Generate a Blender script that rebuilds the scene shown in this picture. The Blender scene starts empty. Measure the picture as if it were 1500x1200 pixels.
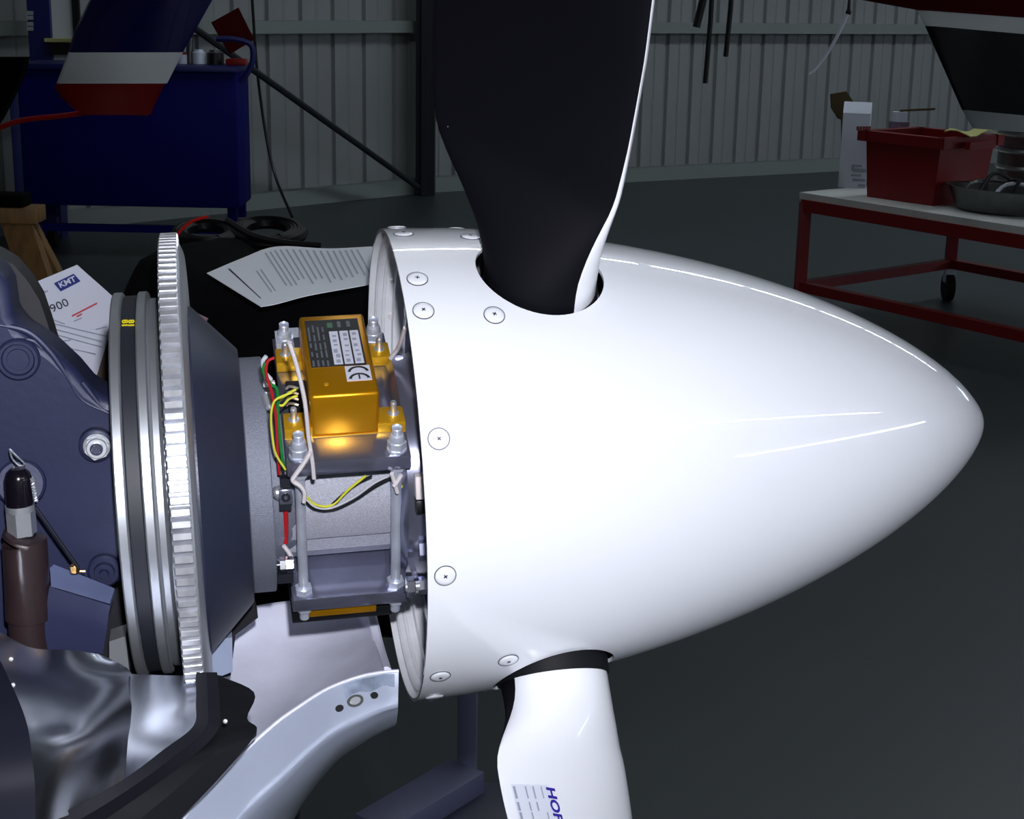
import bpy, bmesh, math, random
import numpy as np
from mathutils import Matrix, Vector
random.seed(7)
R = math.radians
S = bpy.context.scene
COL = S.collection

# ------------------------------------------------------------------ camera, world, light, exposure
FPX = 2300.0
PITCH, ROLL = R(15), R(1.1)
CAM = np.array([0.0, 0.0, 1.5])
_R0 = np.array([1, 0, 0.]); _F = np.array([0, math.cos(PITCH), -math.sin(PITCH)]); _D0 = np.array([0, -math.sin(PITCH), -math.cos(PITCH)])
_RT = math.cos(ROLL) * _R0 - math.sin(ROLL) * _D0
_DN = math.sin(ROLL) * _R0 + math.cos(ROLL) * _D0
cam_d = bpy.data.cameras.new('camera'); cam = bpy.data.objects.new('camera', cam_d); COL.objects.link(cam)
cam_d.sensor_width = 36; cam_d.lens = 36 * FPX / 1500; cam_d.clip_start = 0.02; cam_d.clip_end = 200
cam.matrix_world = Matrix(((_RT[0], -_DN[0], -_F[0], CAM[0]), (_RT[1], -_DN[1], -_F[1], CAM[1]), (_RT[2], -_DN[2], -_F[2], CAM[2]), (0, 0, 0, 1)))
S.camera = cam
S.view_settings.view_transform = 'Standard'; S.view_settings.look = 'None'
S.view_settings.exposure = 0.0; S.view_settings.gamma = 1.0; S.view_settings.use_curve_mapping = False
w = bpy.data.worlds.new('world'); S.world = w; w.use_nodes = True
w.node_tree.nodes['Background'].inputs[0].default_value = (0.5, 0.6, 0.8, 1); w.node_tree.nodes['Background'].inputs[1].default_value = 0.05
FLASH_W = 50.0
fl = bpy.data.lights.new('camera_flash', 'POINT'); fl.energy = FLASH_W; fl.color = (0.925, 0.93, 1.0); fl.shadow_soft_size = 0.012
flo = bpy.data.objects.new('camera_flash', fl); COL.objects.link(flo); flo.location = (0.02, 0.01, 1.575)
TUBE = 50.0      # radiance of the hangar's fluorescent tubes

# ------------------------------------------------------------------ geometry helpers
def ray(px, py): return (px - 750) / FPX * _RT + (py - 600) / FPX * _DN + _F
def atz(px, py, z=0.0):
    d = ray(px, py); return CAM + (z - CAM[2]) / d[2] * d
def aty(px, py, Y):
    d = ray(px, py); return CAM + Y / d[1] * d
def atd(px, py, D): return CAM + D * ray(px, py)      # D = depth along the optical axis
# engine frame: x along the propeller shaft (forward), y away from where we stand, z up
Q = (-0.214, 0.0451, 1.0226, 0.1817, 0.0665)
G0 = CAM + Q[2] * (Q[0] * _RT + Q[1] * _DN + _F)
_a = (math.cos(Q[3]) * math.cos(Q[4]), -math.sin(Q[4]), math.sin(Q[3]) * math.cos(Q[4]))
AX = _a[0] * _RT + _a[1] * _DN + _a[2] * _F
AZ = np.array([0, 0, 1.]) - AX * AX[2]; AZ /= np.linalg.norm(AZ); AY = np.cross(AZ, AX)
def frame(o, x, y, z): return np.array([[x[0], y[0], z[0], o[0]], [x[1], y[1], z[1], o[1]], [x[2], y[2], z[2], o[2]], [0, 0, 0, 1.]])
EF = frame(G0, AX, AY, AZ)
RHO = R(20)
CF = EF @ np.array(Matrix.Rotation(RHO, 4, 'X'))
WF = np.eye(4)
def inv(fr, p): return (np.linalg.inv(fr) @ np.array([p[0], p[1], p[2], 1.]))[:3]
def onp(fr, px, py, ax, k):                          # pixel ray met with the plane coordinate[ax] = k of a frame
    i = np.linalg.inv(fr); o = (i @ np.append(CAM, 1))[:3]; d = i[:3, :3] @ ray(px, py)
    return o + (k - o[ax]) / d[ax] * d
def ey(px, py, y): return onp(EF, px, py, 1, y)
def oncyl(px, py, r):
    i = np.linalg.inv(EF); o = (i @ np.append(CAM, 1))[:3]; d = i[:3, :3] @ ray(px, py)
    a = d[1]**2 + d[2]**2; b = o[1]*d[1] + o[2]*d[2]; c = o[1]**2 + o[2]**2 - r*r
    return o + (-b - max(b*b - a*c, 0)**.5) / a * d
def unit(v): v = np.asarray(v, float); return v / (np.linalg.norm(v) + 1e-12)
def basis(d):
    d = unit(d); h = np.array([0, 0, 1.]) if abs(d[2]) < .9 else np.array([1., 0, 0])
    u = unit(np.cross(h, d)); return u, np.cross(d, u)
def smooth(pts, k=6):                                # Catmull-Rom through points
    P = [np.asarray(p, float) for p in pts]; P = [2*P[0]-P[1]] + P + [2*P[-1]-P[-2]]; out = []
    for i in range(1, len(P) - 2):
        for j in range(k):
            t = j / k
            out.append(.5*((2*P[i]) + (P[i+1]-P[i-1])*t + (2*P[i-1]-5*P[i]+4*P[i+1]-P[i+2])*t*t + (3*P[i]-P[i-1]-3*P[i+1]+P[i+2])*t**3))
    out.append(P[-2]); return out

class MB:
    def __init__(s, fr=WF): s.v = []; s.f = []; s.m = []; s.fr = fr
    def add(s, verts, faces, mi=0):
        b = len(s.v)
        for p in verts:
            s.v.append((s.fr @ np.array([p[0], p[1], p[2], 1.]))[:3])
        for f in faces: s.f.append([b + i for i in f]); s.m.append(mi)
        return s
    def box(s, c, sz, ax=None, mi=0, ch=0.0):
        c = np.asarray(c, float); ax = np.eye(3) if ax is None else np.asarray(ax, float)
        h = np.asarray(sz, float) / 2
        if ch <= 0:
            vs = [c + sx*h[0]*ax[0] + sy*h[1]*ax[1] + sz_*h[2]*ax[2] for sx in (-1, 1) for sy in (-1, 1) for sz_ in (-1, 1)]
            fs = [(0,1,3,2), (4,6,7,5), (0,4,5,1), (2,3,7,6), (0,2,6,4), (1,5,7,3)]
            return s.add(vs, fs, mi)
        bm = bmesh.new(); bmesh.ops.create_cube(bm, size=1)
        for v in bm.verts: v.co = Vector((v.co.x*sz[0], v.co.y*sz[1], v.co.z*sz[2]))
        bmesh.ops.bevel(bm, geom=list(bm.edges), offset=ch, segments=2, affect='EDGES', profile=.5)
        bm.verts.index_update()
        vs = [c + v.co.x*ax[0] + v.co.y*ax[1] + v.co.z*ax[2] for v in bm.verts]; fs = [[v.index for v in f.verts] for f in bm.faces]
        bm.free(); return s.add(vs, fs, mi)
    def cyl(s, p0, p1, r0, r1=None, n=20, mi=0, caps=True, ph=0):
        r1 = r0 if r1 is None else r1; p0 = np.asarray(p0, float); p1 = np.asarray(p1, float); u, v = basis(p1 - p0)
        vs = []
        for p, r in ((p0, r0), (p1, r1)):
            for k in range(n):
                a = 2*math.pi*k/n + ph; vs.append(p + r*(math.cos(a)*u + math.sin(a)*v))
        fs = [(k, (k+1) % n, n+(k+1) % n, n+k) for k in range(n)]
        if caps: fs += [tuple(range(n-1, -1, -1)), tuple(range(n, 2*n))]
        return s.add(vs, fs, mi)
    def turn(s, p0, ax, prof, n=24, mi=0):           # lathe about an axis: prof = [(along, radius)]
        p0 = np.asarray(p0, float); d = unit(ax); u, v = basis(d); vs = []
        for t, r in prof:
            for k in range(n):
                a = 2*math.pi*k/n; vs.append(p0 + t*d + r*(math.cos(a)*u + math.sin(a)*v))
        fs = [(i*n+k, i*n+(k+1) % n, (i+1)*n+(k+1) % n, (i+1)*n+k) for i in range(len(prof)-1) for k in range(n)]
        return s.add(vs, fs, mi)
    def tube(s, pts, r, n=8, mi=0, r2=None):
        pts = [np.asarray(p, float) for p in pts]; vs = []; u = None
        for i, p in enumerate(pts):
            t = unit(pts[min(i+1, len(pts)-1)] - pts[max(i-1, 0)])
            if u is None: u, v = basis(t)
            u = unit(u - t*(u @ t)); v = np.cross(t, u)
            rr = r if np.isscalar(r) else r[i]
            for k in range(n):
                a = 2*math.pi*k/n; vs.append(p + rr*math.cos(a)*u + (r2 or rr)*math.sin(a)*v)
        m = len(pts); fs = [(i*n+k, i*n+(k+1) % n, (i+1)*n+(k+1) % n, (i+1)*n+k) for i in range(m-1) for k in range(n)]
        fs += [tuple(range(n-1, -1, -1)), tuple(range((m-1)*n, m*n))]
        return s.add(vs, fs, mi)
    def prism(s, poly, vec, mi=0, side=None):
        P = [np.asarray(p, float) for p in poly]; n = len(P); vec = np.asarray(vec, float)
        s.add(P + [p + vec for p in P], [tuple(range(n))], mi); b = len(s.v) - 2*n
        s.f.append([b+n+k for k in range(n-1, -1, -1)]); s.m.append(mi)
        for k in range(n): s.f.append([b+k, b+(k+1) % n, b+n+(k+1) % n, b+n+k]); s.m.append(mi if side is None else side)
        return s
    def grid(s, rows, th=0.0, mi=0):                 # rows of points; thickness along normals
        Rw = [[np.asarray(p, float) for p in r] for r in rows]; a, b = len(Rw), len(Rw[0])
        A = np.array(Rw); du = np.gradient(A, axis=0); dv = np.gradient(A, axis=1); N = np.cross(du, dv); N /= (np.linalg.norm(N, axis=2, keepdims=True) + 1e-12)
        top = [A[i, j] for i in range(a) for j in range(b)]; fs = [(i*b+j, i*b+j+1, (i+1)*b+j+1, (i+1)*b+j) for i in range(a-1) for j in range(b-1)]
        if th:
            bot = [A[i, j] + th*N[i, j] for i in range(a) for j in range(b)]; o = a*b
            fs2 = [(o+f[3], o+f[2], o+f[1], o+f[0]) for f in fs]
            rim = [j for j in range(b)] + [i*b+b-1 for i in range(1, a)] + [(a-1)*b+j for j in range(b-2, -1, -1)] + [i*b for i in range(a-2, 0, -1)]
            fs2 += [(rim[k], rim[(k+1) % len(rim)], o+rim[(k+1) % len(rim)], o+rim[k]) for k in range(len(rim))]
            return s.add(top + bot, fs + fs2, mi)
        return s.add(top, fs, mi)
    def hexnut(s, p, ax, r, h, ph=0, mi=0):
        s.cyl(p, np.asarray(p) + unit(ax)*h, r, r, 6, mi, True, ph)
        s.turn(np.asarray(p) + unit(ax)*h, ax, [(0, r*.86), (h*.12, r*.78), (h*.12, 0.0005)], 18, mi)
        return s
    def build(s, name, mat, parent=None, ang=32, fix=True):
        mats = mat if isinstance(mat, (list, tuple)) else [mat]
        me = bpy.data.meshes.new(name); V = np.array(s.v)
        if parent is not None:
            M = np.linalg.inv(np.array(parent['_m']).reshape(4, 4)); V = V @ M[:3, :3].T + M[:3, 3]; o0 = np.zeros(3)
        else:
            o0 = np.array([(V[:, 0].min()+V[:, 0].max())/2, (V[:, 1].min()+V[:, 1].max())/2, V[:, 2].min()]); V = V - o0
        me.from_pydata([tuple(map(float, p)) for p in V], [], s.f)
        for m in mats: me.materials.append(m)
        for i, p in enumerate(me.polygons): p.material_index = s.m[i]
        if fix:
            bm = bmesh.new(); bm.from_mesh(me); bmesh.ops.recalc_face_normals(bm, faces=bm.faces); bm.to_mesh(me); bm.free()
        me.shade_smooth(); me.set_sharp_from_angle(angle=R(ang)); me.update()
        ob = bpy.data.objects.new(name, me); COL.objects.link(ob)
        if parent is not None:
            ob.parent = parent; m = np.array(parent['_m']).reshape(4, 4)
            ob['_m'] = list(map(float, m.flatten()))
        else:
            ob.location = o0; m = np.eye(4); m[:3, 3] = o0; ob['_m'] = list(map(float, m.flatten()))
        return ob

def tag(o, label=None, cat=None, group=None, kind=None):
    if label: o['label'] = label
    if cat: o['category'] = cat
    if group: o['group'] = group
    if kind: o['kind'] = kind
    return o
def thing(name, label, cat, fr, o=(0, 0, 0), group=None):
    e = bpy.data.objects.new(name, None); COL.objects.link(e); e.empty_display_size = .05
    m = fr @ frame(o, (1, 0, 0), (0, 1, 0), (0, 0, 1)); e.matrix_world = Matrix(m.tolist())
    e['_m'] = list(map(float, np.asarray(m).flatten())); return tag(e, label, cat, group)
def struct(o): o['kind'] = 'structure'; return o
def copy_part(ch, parent, M):                        # shared mesh placed by a matrix in the parent's space
    c = ch.copy(); COL.objects.link(c); c.parent = parent; c.matrix_local = M; return c
def text(name, s, mat, parent, fr, origin, ux, uy, size, sx=1.0, ext=0.0001, align='CENTER', bold=0.0, shear=0.0):
    cu = bpy.data.curves.new(name, 'FONT'); cu.body = s; cu.size = size; cu.extrude = ext; cu.align_x = align; cu.align_y = 'CENTER'
    cu.offset = bold; cu.shear = shear; cu.resolution_u = 3
    t = bpy.data.objects.new(name, cu); COL.objects.link(t)
    bpy.context.view_layer.update()
    me = bpy.data.meshes.new_from_object(t); bpy.data.objects.remove(t)
    ux = unit(ux); uy = unit(np.asarray(uy, float) - ux*(np.asarray(uy) @ ux)); uz = np.cross(ux, uy)
    V = [np.asarray(origin) + v.co.x*sx*ux + v.co.y*uy + v.co.z*uz for v in me.vertices]
    mb = MB(fr); mb.add(V, [list(p.vertices) for p in me.polygons]); bpy.data.meshes.remove(me)
    return mb.build(name, mat, parent, fix=False)

# ------------------------------------------------------------------ materials
def lin(c): return tuple(((x/255)/12.92 if x/255 <= .04045 else ((x/255+.055)/1.055)**2.4) for x in c)
def mat(name, c, rough=.5, metal=0.0, var=0.0, vs=20, bump=0.0, bs=200, coat=0.0, emit=None, es=0, spec=.5, aniso=None, c2=None, stretch=None):
    m = bpy.data.materials.new(name); m.use_nodes = True; nt = m.node_tree; b = nt.nodes['Principled BSDF']
    col = lin(c); b.inputs['Base Color'].default_value = (*col, 1); b.inputs['Roughness'].default_value = rough; b.inputs['Metallic'].default_value = metal
    b.inputs['Coat Weight'].default_value = coat; b.inputs['Coat Roughness'].default_value = .03; b.inputs['Specular IOR Level'].default_value = spec
    tc = nt.nodes.new('ShaderNodeTexCoord'); src = tc.outputs['Object']
    if stretch:
        mp = nt.nodes.new('ShaderNodeMapping'); mp.inputs['Scale'].default_value = stretch; nt.links.new(src, mp.inputs[0]); src = mp.outputs[0]
    if var or c2:
        n = nt.nodes.new('ShaderNodeTexNoise'); n.inputs['Scale'].default_value = vs; n.inputs['Detail'].default_value = 5
        nt.links.new(src, n.inputs['Vector'])
        mx = nt.nodes.new('ShaderNodeMix'); mx.data_type = 'RGBA'
        d2 = lin(c2) if c2 else tuple(x*(1-var) for x in col); mx.inputs[6].default_value = (*[min(1, x*(1+var)) for x in col], 1); mx.inputs[7].default_value = (*d2, 1)
        rp = nt.nodes.new('ShaderNodeMapRange'); rp.inputs[1].default_value = .35; rp.inputs[2].default_value = .65
        nt.links.new(n.outputs[0], rp.inputs[0]); nt.links.new(rp.outputs[0], mx.inputs[0]); nt.links.new(mx.outputs[2], b.inputs['Base Color'])
    if bump:
        n2 = nt.nodes.new('ShaderNodeTexNoise'); n2.inputs['Scale'].default_value = bs; n2.inputs['Detail'].default_value = 3; nt.links.new(src, n2.inputs['Vector'])
        bp = nt.nodes.new('ShaderNodeBump'); bp.inputs['Strength'].default_value = bump; bp.inputs['Distance'].default_value = .001
        nt.links.new(n2.outputs[0], bp.inputs['Height']); nt.links.new(bp.outputs[0], b.inputs['Normal'])
    if emit: b.inputs['Emission Color'].default_value = (*lin(emit), 1); b.inputs['Emission Strength'].default_value = es
    return m
M = {}
M['spin'] = mat('gloss_white_paint', (236, 239, 246), .3, 0, coat=1.0, var=.01, vs=6)
M['white_in'] = mat('inner_white_primer', (226, 229, 234), .35, 0.0, var=.1, vs=25)
M['white'] = mat('white_blade_paint', (238, 240, 246), .25, coat=.4)
M['ring'] = mat('turned_steel', (190, 194, 200), .42, .85, var=.06, vs=8)
M['gear'] = mat('gear_teeth_steel', (232, 234, 240), .32, .75, var=.15, vs=90)
M['cone'] = mat('grey_cast_cone', (42, 47, 66), .42, .15, var=.05, vs=12, bump=.2, bs=500)
M['cast'] = mat('light_cast_alloy', (122, 126, 140), .5, .35, var=.12, vs=1200, bump=.5, bs=1600)
M['cast_shell'] = mat('hub_cast_alloy', (176, 178, 190), .5, .3, var=.2, vs=1400, bump=.6, bs=1800)
M['steel'] = mat('zinc_plated_steel', (206, 212, 226), .38, .55, var=.12, vs=60)
M['plate'] = mat('ground_steel_plate', (160, 162, 184), .2, .85, var=.1, vs=30)
M['nut'] = mat('bright_nut_steel', (222, 226, 232), .28, .8)
M['chrome'] = mat('chrome', (225, 228, 235), .1, 1.0)
M['gold'] = mat('gold_anodised_aluminium', (214, 150, 14), .34, .72, var=.04, vs=10)
M['golds'] = mat('gold_machined_face', (226, 172, 32), .4, .6, var=.04, vs=10)
M['black'] = mat('black_print', (12, 13, 16), .4)
M['grey_print'] = mat('grey_print', (96, 100, 108), .5)
M['lab_w'] = mat('white_label', (205, 208, 222), .5)
M['ink'] = mat('dark_ink', (42, 44, 62), .5)
M['ink_grey'] = mat('faded_grey_ink', (150, 156, 172), .5)
M['blue_ink'] = mat('blue_ink', (46, 30, 150), .4)
M['navy_ink'] = mat('navy_logo_ink', (44, 56, 130), .5)
M['red_ink'] = mat('red_ink', (205, 70, 84), .5)
M['green_ink'] = mat('green_print', (70, 110, 84), .5)
M['belt'] = mat('black_rubber_belt', (30, 33, 42), .55, var=.1, vs=40)
M['yellow'] = mat('yellow_print', (240, 225, 20), .5, emit=None)
M['case'] = mat('blue_grey_engine_paint', (37, 41, 70), .46, .1, var=.12, vs=14, bump=.15, bs=160, coat=0, spec=.4)
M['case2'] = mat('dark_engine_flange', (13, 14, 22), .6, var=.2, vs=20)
M['rubber'] = mat('black_rubber', (12, 13, 18), .65, var=.15, vs=30, spec=.25)
M['hose'] = mat('brown_fire_sleeve', (44, 32, 34), .42, var=.12, vs=50, coat=.2)
M['cap'] = mat('dark_plastic_cap', (16, 12, 20), .18, coat=.6)
M['alu'] = mat('polished_aluminium_sheet', (190, 194, 204), .24, 1.0, var=.12, vs=9, bump=.12, bs=22, stretch=(1, 1, 1))
M['cowl'] = mat('silver_cowling_paint', (176, 184, 204), .28, .35, var=.04, vs=14, coat=.6)
M['cowl_in'] = mat('cowling_inner_primer', (222, 224, 242), .55, 0, var=.06, vs=30, bump=.15, bs=300)
M['scuff'] = mat('scuffed_primer_patch', (120, 132, 152), .6, 0, var=.3, vs=120)
M['zip'] = mat('cable_tie_nylon', (214, 208, 210), .4)
M['wy'] = mat('wire_yellow', (205, 205, 60), .4); M['wr'] = mat('wire_red', (170, 26, 34), .4); M['wg'] = mat('wire_green', (18, 120, 50), .4)
M['wk'] = mat('wire_black', (18, 18, 22), .4); M['ww'] = mat('wire_white', (190, 192, 200), .4)
M['ink_pale'] = mat('printed_text_grey', (158, 164, 176), .6)
M['tape'] = mat('white_tape', (222, 214, 212), .5)
M['brass'] = mat('brass', (190, 150, 90), .25, 1.0)
M['dark'] = mat('dark_metal', (40, 42, 52), .4, .6)
M['dblue'] = mat('dark_blue_panel', (12, 14, 28), .6, spec=.2)
M['paper'] = mat('paper', (212, 216, 232), .7); M['paper2'] = mat('paper_sheet', (212, 218, 224), .7)
M['shell'] = mat('far_wall_sheet', (172, 178, 174), .6)
M['bag'] = mat('black_bag_fabric', (5, 5, 7), .9, var=.3, vs=30, bump=.4, bs=120, spec=.05)
M['bag2'] = mat('black_cable_rubber', (5, 5, 7), .55, spec=.15)
M['wood'] = mat('raw_timber', (120, 88, 46), .6, var=.2, vs=8, stretch=(8, 8, 1))
M['floor'] = mat('painted_hangar_floor', (54, 62, 64), .42, 0, var=.1, vs=.8, bump=.05, bs=20)
M['wall'] = mat('hangar_wall_sheet', (124, 128, 128), .5, 0, var=.10, vs=1.1)
M['walld'] = mat('hangar_wall_rail', (118, 126, 122), .5)
M['post'] = mat('dark_steel_post', (22, 26, 34), .5)
M['ceil'] = mat('ceiling_sheet', (120, 125, 130), .8)
M['cab'] = mat('royal_blue_cabinet', (4, 5, 92), .6, 0, spec=.15, var=.06, vs=2)
M['cabl'] = mat('blue_steel_column', (22, 28, 92), .45)
M['redp'] = mat('red_plastic', (126, 12, 18), .4); M['redf'] = mat('red_frame_paint', (128, 16, 22), .45)
M['redd'] = mat('dark_red_sheet', (66, 3, 4), .6, spec=.1)
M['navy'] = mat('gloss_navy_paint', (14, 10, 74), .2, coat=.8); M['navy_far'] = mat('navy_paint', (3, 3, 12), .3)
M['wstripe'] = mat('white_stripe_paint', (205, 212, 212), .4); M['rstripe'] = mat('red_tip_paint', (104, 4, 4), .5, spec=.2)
M['whitem'] = mat('white_laminate', (205, 208, 204), .5, var=.1, vs=5)
M['tin'] = mat('dull_tin', (110, 112, 112), .3, .8, var=.2, vs=12)
M['carton'] = mat('white_carton', (215, 222, 236), .5); M['card'] = mat('brown_cardboard', (74, 58, 22), .7)
M['cloth'] = mat('yellow_cloth', (190, 190, 120), .8); M['poster'] = mat('pale_panel', (150, 160, 160), .5)
M['strap'] = mat('black_strap', (10, 10, 12), .6); M['redcord'] = mat('red_hose', (150, 18, 12), .4)
M['tube'] = mat('fluorescent_tube', (255, 255, 255), .5, emit=(238, 247, 255), es=TUBE)
M['daylight'] = mat('daylit_pane', (200, 210, 220), .3, emit=(225, 236, 255), es=22)
M['daylight2'] = mat('daylit_pane_back', (200, 210, 220), .3, emit=(225, 236, 255), es=7)
# black rear face of the blades: matt black with specks of dust
bk = mat('matt_black_blade_paint', (8, 8, 14), .7, spec=.1); nt = bk.node_tree; b = nt.nodes['Principled BSDF']
tc = nt.nodes.new('ShaderNodeTexCoord'); vo = nt.nodes.new('ShaderNodeTexVoronoi'); vo.inputs['Scale'].default_value = 42
lt = nt.nodes.new('ShaderNodeMath'); lt.operation = 'LESS_THAN'; lt.inputs[1].default_value = .022
nz = nt.nodes.new('ShaderNodeTexNoise'); nz.inputs['Scale'].default_value = 14; gt = nt.nodes.new('ShaderNodeMath'); gt.operation = 'GREATER_THAN'; gt.inputs[1].default_value = .5
mu = nt.nodes.new('ShaderNodeMath'); mu.operation = 'MULTIPLY'; mx = nt.nodes.new('ShaderNodeMix'); mx.data_type = 'RGBA'
mx.inputs[6].default_value = (*lin((9, 9, 16)), 1); mx.inputs[7].default_value = (*lin((120, 125, 135)), 1)
nt.links.new(tc.outputs['Object'], vo.inputs['Vector']); nt.links.new(tc.outputs['Object'], nz.inputs['Vector']); nt.links.new(vo.outputs['Distance'], lt.inputs[0]); nt.links.new(nz.outputs[0], gt.inputs[0])
nt.links.new(lt.outputs[0], mu.inputs[0]); nt.links.new(gt.outputs[0], mu.inputs[1]); nt.links.new(mu.outputs[0], mx.inputs[0]); nt.links.new(mx.outputs[2], b.inputs['Base Color'])
M['bblack'] = bk

# ------------------------------------------------------------------ the hangar
P0 = np.array([-0.68, 11.92, 0]); DL = unit([-1.08, -1.10, 0]); DR = unit([3.54, 2.06, 0]); H = 5.7
o = MB().box((8, 3, -.05), (60, 64, .1)).build('floor', M['floor']); struct(o)
o = MB().box((8, 3, H + .05), (60, 64, .1)).build('ceiling', M['ceil']); struct(o)
for nm, c, s in (('wall_front', (8, -28.9, H/2), (60, .2, H)), ('wall_right', (37.9, 3, H/2), (.2, 64, H)), ('wall_left', (-21.9, 3, H/2), (.2, 64, H))):
    struct(MB().box(c, s).build(nm, M['shell']))
def ribbed_wall(name, d, pitch, length, near):
    nrm = np.array([-d[1], d[0], 0.]); nrm = nrm if nrm @ (P0 - CAM) > 0 else -nrm       # pointing out of the hangar
    ax = np.array([d, nrm, [0, 0, 1.]])
    root = MB(); root.box(P0 + d*length/2 + nrm*.12 + np.array([0, 0, H/2]), (length, .04, H), ax)
    root = struct(root.build(name, M['wall']))
    def strip(k, z0, z1):
        m = MB(); a = .5*pitch; o_ = P0 + d*(k + .5)*pitch
        prof = [(-a, .075), (-a + .010, .075), (-a + .026, .05), (-a*.1, .05), (0, .056), (a*.1, .05), (a - .022, .05), (a - .008, .075), (a - .001, .075)]
        f = [o_ + u*d + y*nrm + np.array([0, 0, z0]) for u, y in prof]; f += [o_ + u*d + (y + .006)*nrm + np.array([0, 0, z0]) for u, y in prof[::-1]]
        m.prism(f, (0, 0, z1 - z0)); return m
    lo = up = None
    for k in range(near):
        for z0, z1 in ((.10, 1.22), (1.22, H - .02)):
            src = lo if z0 < 1 else up
            if src is None:
                src = strip(0, z0, z1).build('panel', M['wall'], root, ang=20)
                if z0 < 1: lo = src
                else: up = src
            else:
                c = src.copy(); COL.objects.link(c); c.parent = root; c.location = tuple(d*k*pitch)
    r = MB(); r.box(P0 + d*length/2 + nrm*.0 + np.array([0, 0, 1.22]), (length, .10, .085), ax); r.build('rail', M['walld'], root)
    r = MB(); r.box(P0 + d*length/2 + nrm*.01 + np.array([0, 0, .055]), (length, .10, .11), ax); r.build('kick_board', M['walld'], root)
    return root
ribbed_wall('wall_back', DR, .245, 40, 24)
ribbed_wall('wall_side', DL, .285, 28, 18)
m = MB(); m.box(P0 + np.array([.0, -.14, H/2]), (.14, .16, H)); m.box(P0 + np.array([.0, -.24, H/2]), (.05, .06, H)); post = struct(m.build('trim_1', M['post']))
# brace, cable, sign on the side wall
a, c = aty(283, 40, 9.6), aty(612, 274, 11.55)
tag(MB().tube([a + (a - c)*.4, c], .022, 8).build('brace_rod', M['post']), 'long dark brace rod running diagonally down to the foot of the post', 'rod')
pts = [aty(x, y, Y) for x, y, Y in ((366, -60, 10.1), (372, 40, 10.2), (378, 115, 10.25), (390, 200, 10.3), (404, 260, 10.25), (428, 318, 10.0))]
tag(MB().tube(smooth(pts), .010, 6).build('cable', M['wk']), 'thin black cable hanging down the ribbed wall right of the blue cabinet', 'cable')
q = [aty(x, y, 9.0) for x, y in ((309, 33), (349, 11), (372, 58), (336, 80))]
tag(MB().prism(q, (0, .015, 0)).build('red_sign', M['redd']), 'dark red square board tilted above the cabinet handle', 'sign')
wb = P0 + DR*31; axw = np.array([DR, [-DR[1], DR[0], 0], [0, 0, 1.]])
wn2 = struct(MB().box(wb + np.array([0, 0, 4.7]) - axw[1]*.12, (13.4, .06, 1.5), axw).build('window_2', M['walld']))
for i in range(6): MB().box(wb + DR*(i*2.2 - 5.5) + np.array([0, 0, 4.7]) - axw[1]*.16, (2.0, .02, 1.3), axw).build('pane', M['daylight2'], wn2)
# ceiling lights (rows parallel to the wall)
DW = unit([.82, .57, 0]); ax = np.array([DW, [-DW[1], DW[0], 0], [0, 0, 1.]])
def lamp(p, axs, i, row):
    t = thing('ceiling_light', 'fluorescent ceiling light with a long bare tube, one of a long row', 'ceiling light', WF, p, group='fluorescent lights under the hangar roof')
    m = MB(); m.box(p + np.array([0, 0, .07]), (1.6, .14, .08), axs); m.build('housing', M['ceil'], t)
    m = MB(); m.box(p, (1.5, .07, .05), axs, ch=.01); m.build('tube', M['tube'], t)
    m = MB(); m.cyl(p + np.array([0, 0, .1]), p + np.array([0, 0, H - p[2]]), .01, n=6); m.build('hanger', M['dark'], t)
for i in range(9): lamp(np.array([6, 10.2, 5.4]) + DW*(i*1.75 - 7.5), ax, i, 0)
for i in range(9): lamp(np.array([10, -3.6, 5.4]) + DW*(i*1.75 - 8), ax, i, 1)
D2 = unit([.15, 1, 0]); ax2 = np.array([D2, [-D2[1], D2[0], 0], [0, 0, 1.]])
wn = struct(MB().box((37.74, -8.4, 5.1), (.06, 27.6, .72)).build('window_1', M['walld']))
for i in range(11): MB().box((37.69, -20.9 + i*2.5, 5.1), (.02, 2.25, .56)).build('pane', M['daylight'], wn)

# ------------------------------------------------------------------ blue cabinet and what stands on it
YC = 8.7
A0, A1 = aty(37, 300, YC), aty(351, 306, YC); zt = aty(200, 103, YC)[2]; zb = aty(200, 303, YC)[2]; xl, xr = A0[0], A1[0]
t = thing('cabinet_trolley', 'royal blue steel cabinet trolley on casters before the ribbed wall', 'cabinet', WF, ((xl+xr)/2, YC + .3, 0))
MB().box(((xl+xr)/2, YC + .2, (zt+zb)/2), (xr - xl, .4, zt - zb), ch=.012).build('body', M['cab'], t)
MB().box(((xl+xr)/2, YC + .19, zt + .012), (xr - xl + .02, .44, .03), ch=.006).build('top_board', M['cabl'], t)
for sx in (xl + .05, xr - .05):
    for sy in (YC + .06, YC + .34):
        MB().box((sx, sy, (zb + .2)/2 + .02), (.05, .05, zb - .16)).build('leg', M['cab'], t)
        g = MB().cyl((sx - .02, sy, .065), (sx + .02, sy, .065), .065, n=18).build('caster', M['rubber'], t)
        MB().box((sx, sy, .13), (.055, .05, .1)).build('caster_fork', M['cabl'], g)
MB().box(((xl+xr)/2, YC + .06, zb - .13), (xr - xl - .1, .04, .04)).build('lower_rail', M['cab'], t)
q0_, q1_ = aty(10, 120, YC), aty(36, 292, YC); MB().box(((q0_[0]+q1_[0])/2, YC + .1, (q0_[2]+q1_[2])/2), (q1_[0]-q0_[0], .18, q0_[2]-q1_[2]), ch=.01).build('side_panel', mat('dim_blue_panel', (50, 54, 108), .5, spec=.2), t)
h = [(xr + .01, YC + .1, zt - .06), (xr + .07, YC + .1, zt + .04), (xr + .07, YC + .1, zt + .14), (xr - .02, YC + .1, zt + .17), (xr - .12, YC + .1, zt + .17)]
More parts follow.
